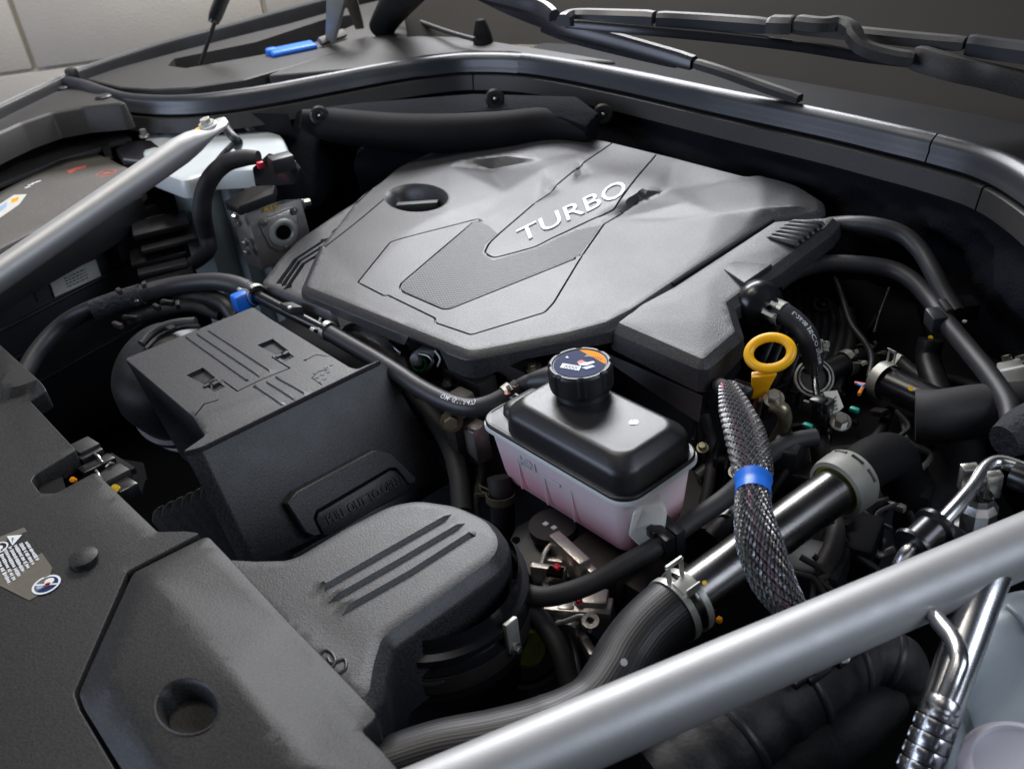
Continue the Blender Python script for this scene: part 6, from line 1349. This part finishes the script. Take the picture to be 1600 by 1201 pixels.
tube('hook', [W(1362,856,-15), W(1374,866,-15), W(1396,858,-15)], .4, K['cast'], root, seg=10)
for (x, y, m, lab) in ((1262,665,'teal','small teal connector tab above the bypass hose'),(1335,640,'teal','small teal connector tab right of the sensor tag')):
    M = Mesh(); M.add(*obox(W(x, y, -7), X3, Y3, Z3, 1.0, .6, .5)); o = M.build('connector_tab', K[m], None, 30, bevel=.12); tag(o, lab, 'connector')
M = Mesh(); M.add(*obox(W(1124, 968, -12), X3, Y3, Z3, .5, .5, .5)); o = M.build('connector_tab', K['orange'], None, 30, bevel=.1); tag(o, 'tiny orange and red tab in the dark below the big hose clamp', 'connector')
# ribbed manifold glimpsed below the cover's right edge
root = thing('intake_manifold', 'black ribbed intake manifold glimpsed behind the yellow dipstick', 'intake manifold', W(1240, 520, -10))
for k in range(9):
    pth = [W(1225+k*14-10, 455+k*4, -7), W(1218+k*14, 500+k*4, -7.5), W(1195+k*14, 560+k*6, -10), W(1180+k*14, 620+k*8, -15)]
    tube('runner', pth, .75, K['black'], root, seg=12)
M = Mesh(); M.add(*slab([W(1220,440,-9), W(1420,430,-9), W(1460,560,-12), W(1300,640,-16), (W(1160,600,-16))], (0, 0, -6))); M.build('plenum', K['dark'], root, 30, bevel=.6)
M = Mesh(); M.add(*obox(W(1284,478,-7), X3, Y3, Z3, 2.5, 2.5, 1.5)); M.build('boss', K['gloss'], root, 30, bevel=.4)
lathe('boss_ring', [(1.1, 0), (1.1, .5), (.8, .5), (.8, 0)], W(1284,478,-6), Vector((.3,-.3,.9)), K['black'], root, 24)

# small hoses, brackets and looms that fill the dark gaps
def gap(name, label, pts, r, m, cat): o = tube(name, [W(*p) for p in pts], r, K[m], None, seg=12); tag(o, label, cat)
gap('small_hose', 'thin black hose dropping behind the right of the pink reservoir', [(1100,650,-9),(1112,700,-11),(1108,760,-13),(1090,830,-16)], .7, 'rubber2', 'hose')
gap('wiring_loom', 'taped loom crossing low behind the braided harness', [(1090,745,-13),(1130,720,-12),(1200,740,-12.5),(1260,790,-14)], .8, 'rubber', 'wiring loom')
gap('small_hose', 'grey-brown short pipe under the sensor and the bypass hose', [(1276,690,-9),(1280,720,-11),(1272,760,-13),(1250,800,-15)], .8, 'castd', 'pipe')
gap('small_hose', 'thin hose beneath the branch hose clamp', [(1390,640,-11),(1372,680,-12),(1340,700,-13),(1300,705,-14)], .6, 'rubber2', 'hose')
gap('wiring_loom', 'dark loom running behind the large induction hose', [(1400,560,-12),(1440,590,-12),(1500,600,-12),(1570,625,-12)], .9, 'rubber', 'wiring loom')
gap('small_hose', 'slim hose curling left of the yellow-zinc clamp', [(744,700,-12),(752,740,-13),(742,790,-15),(750,840,-17)], .6, 'rubber2', 'hose')
root = thing('engine_bracket', 'black ribbed engine bracket in the gap between reservoir and braided harness', 'bracket', W(1110, 740, -14))
for i in range(5):
    M = Mesh(); M.add(*obox(W(1085+i*17, 700+i*15, -12-i*.4), X3+Y3*.6, Y3-X3*.6, Z3, .35, 3.4, 5)); M.build('rib', K['black'], root, 30, bevel=.08, seg=1)
M = Mesh(); M.add(*obox(W(1120, 745, -15), X3, Y3, Z3, 9, 5, 2)); M.build('plate', K['castd'], root, 30, bevel=.2)
bolt(W(1150,738,-11), Vector((.2,-.4,.9)), .55, .9, root); bolt(W(1098,700,-10), Vector((.2,-.4,.9)), .45, .8, root, K['clampd'])
root = thing('engine_bracket', 'dull cast bracket with two bolts above the grey connector ring', 'bracket', W(1240, 720, -13))
M = Mesh(); M.add(*slab([W(1218,690,-10), W(1262,700,-10.4), W(1270,740,-12), W(1240,770,-13), W(1212,740,-12)], (0, 0, -1.5))); M.build('plate', K['castd'], root, 30, bevel=.2)
bolt(W(1230,712,-10.4), Z3, .5, .8, root, K['castd']); bolt(W(1252,738,-11.4), Z3, .5, .8, root, K['steel'])

rg_ = np.random.default_rng(11)
wt = thing('engine_wiring', 'tangle of thin black wires and small plugs in the dark right of the dipstick', 'wires', W(1330, 640, -14))
for i in range(14):
    x, y = rg_.uniform(1235, 1440), rg_.uniform(440, 720); z = rg_.uniform(-13, -8); pts = [W(x, y, z)]
    for k in range(3): x += rg_.uniform(-40, 40); y += rg_.uniform(15, 55); z -= rg_.uniform(0, 1.2); pts.append(W(x, y, z))
    tube('wire', pts, float(rg_.uniform(.14, .38)), K['rubber' if i % 3 else 'gloss'], wt, seg=8, n=5)
for i in range(9):
    x, y = rg_.uniform(1240, 1420), rg_.uniform(600, 720); M = Mesh(); d = Vector((rg_.uniform(-1, 1), rg_.uniform(-1, 1), rg_.uniform(-.3, .3))).normalized(); M.add(*obox(W(x, y, rg_.uniform(-12, -9)), d, d.cross(Z3), d.cross(d.cross(Z3)), rg_.uniform(.8, 2), rg_.uniform(.5, 1.1), rg_.uniform(.5, 1.0))); M.build('plug', K[('gloss', 'black', 'castd')[i % 3]], wt, 30, bevel=.1, seg=1)
wt = thing('engine_wiring', 'tangle of wires and brackets in the gap above the near brace bar', 'wires', W(1330, 880, -16))
for i in range(10):
    x, y = rg_.uniform(1225, 1440), rg_.uniform(770, 880); z = rg_.uniform(-15, -11); pts = [W(x, y, z)]
    for k in range(3): x += rg_.uniform(-45, 45); y += rg_.uniform(5, 40); z -= rg_.uniform(0, 1.2); pts.append(W(x, y, z))
    tube('wire', pts, float(rg_.uniform(.16, .45)), K['rubber' if i % 3 else 'castd'], wt, seg=8, n=5)
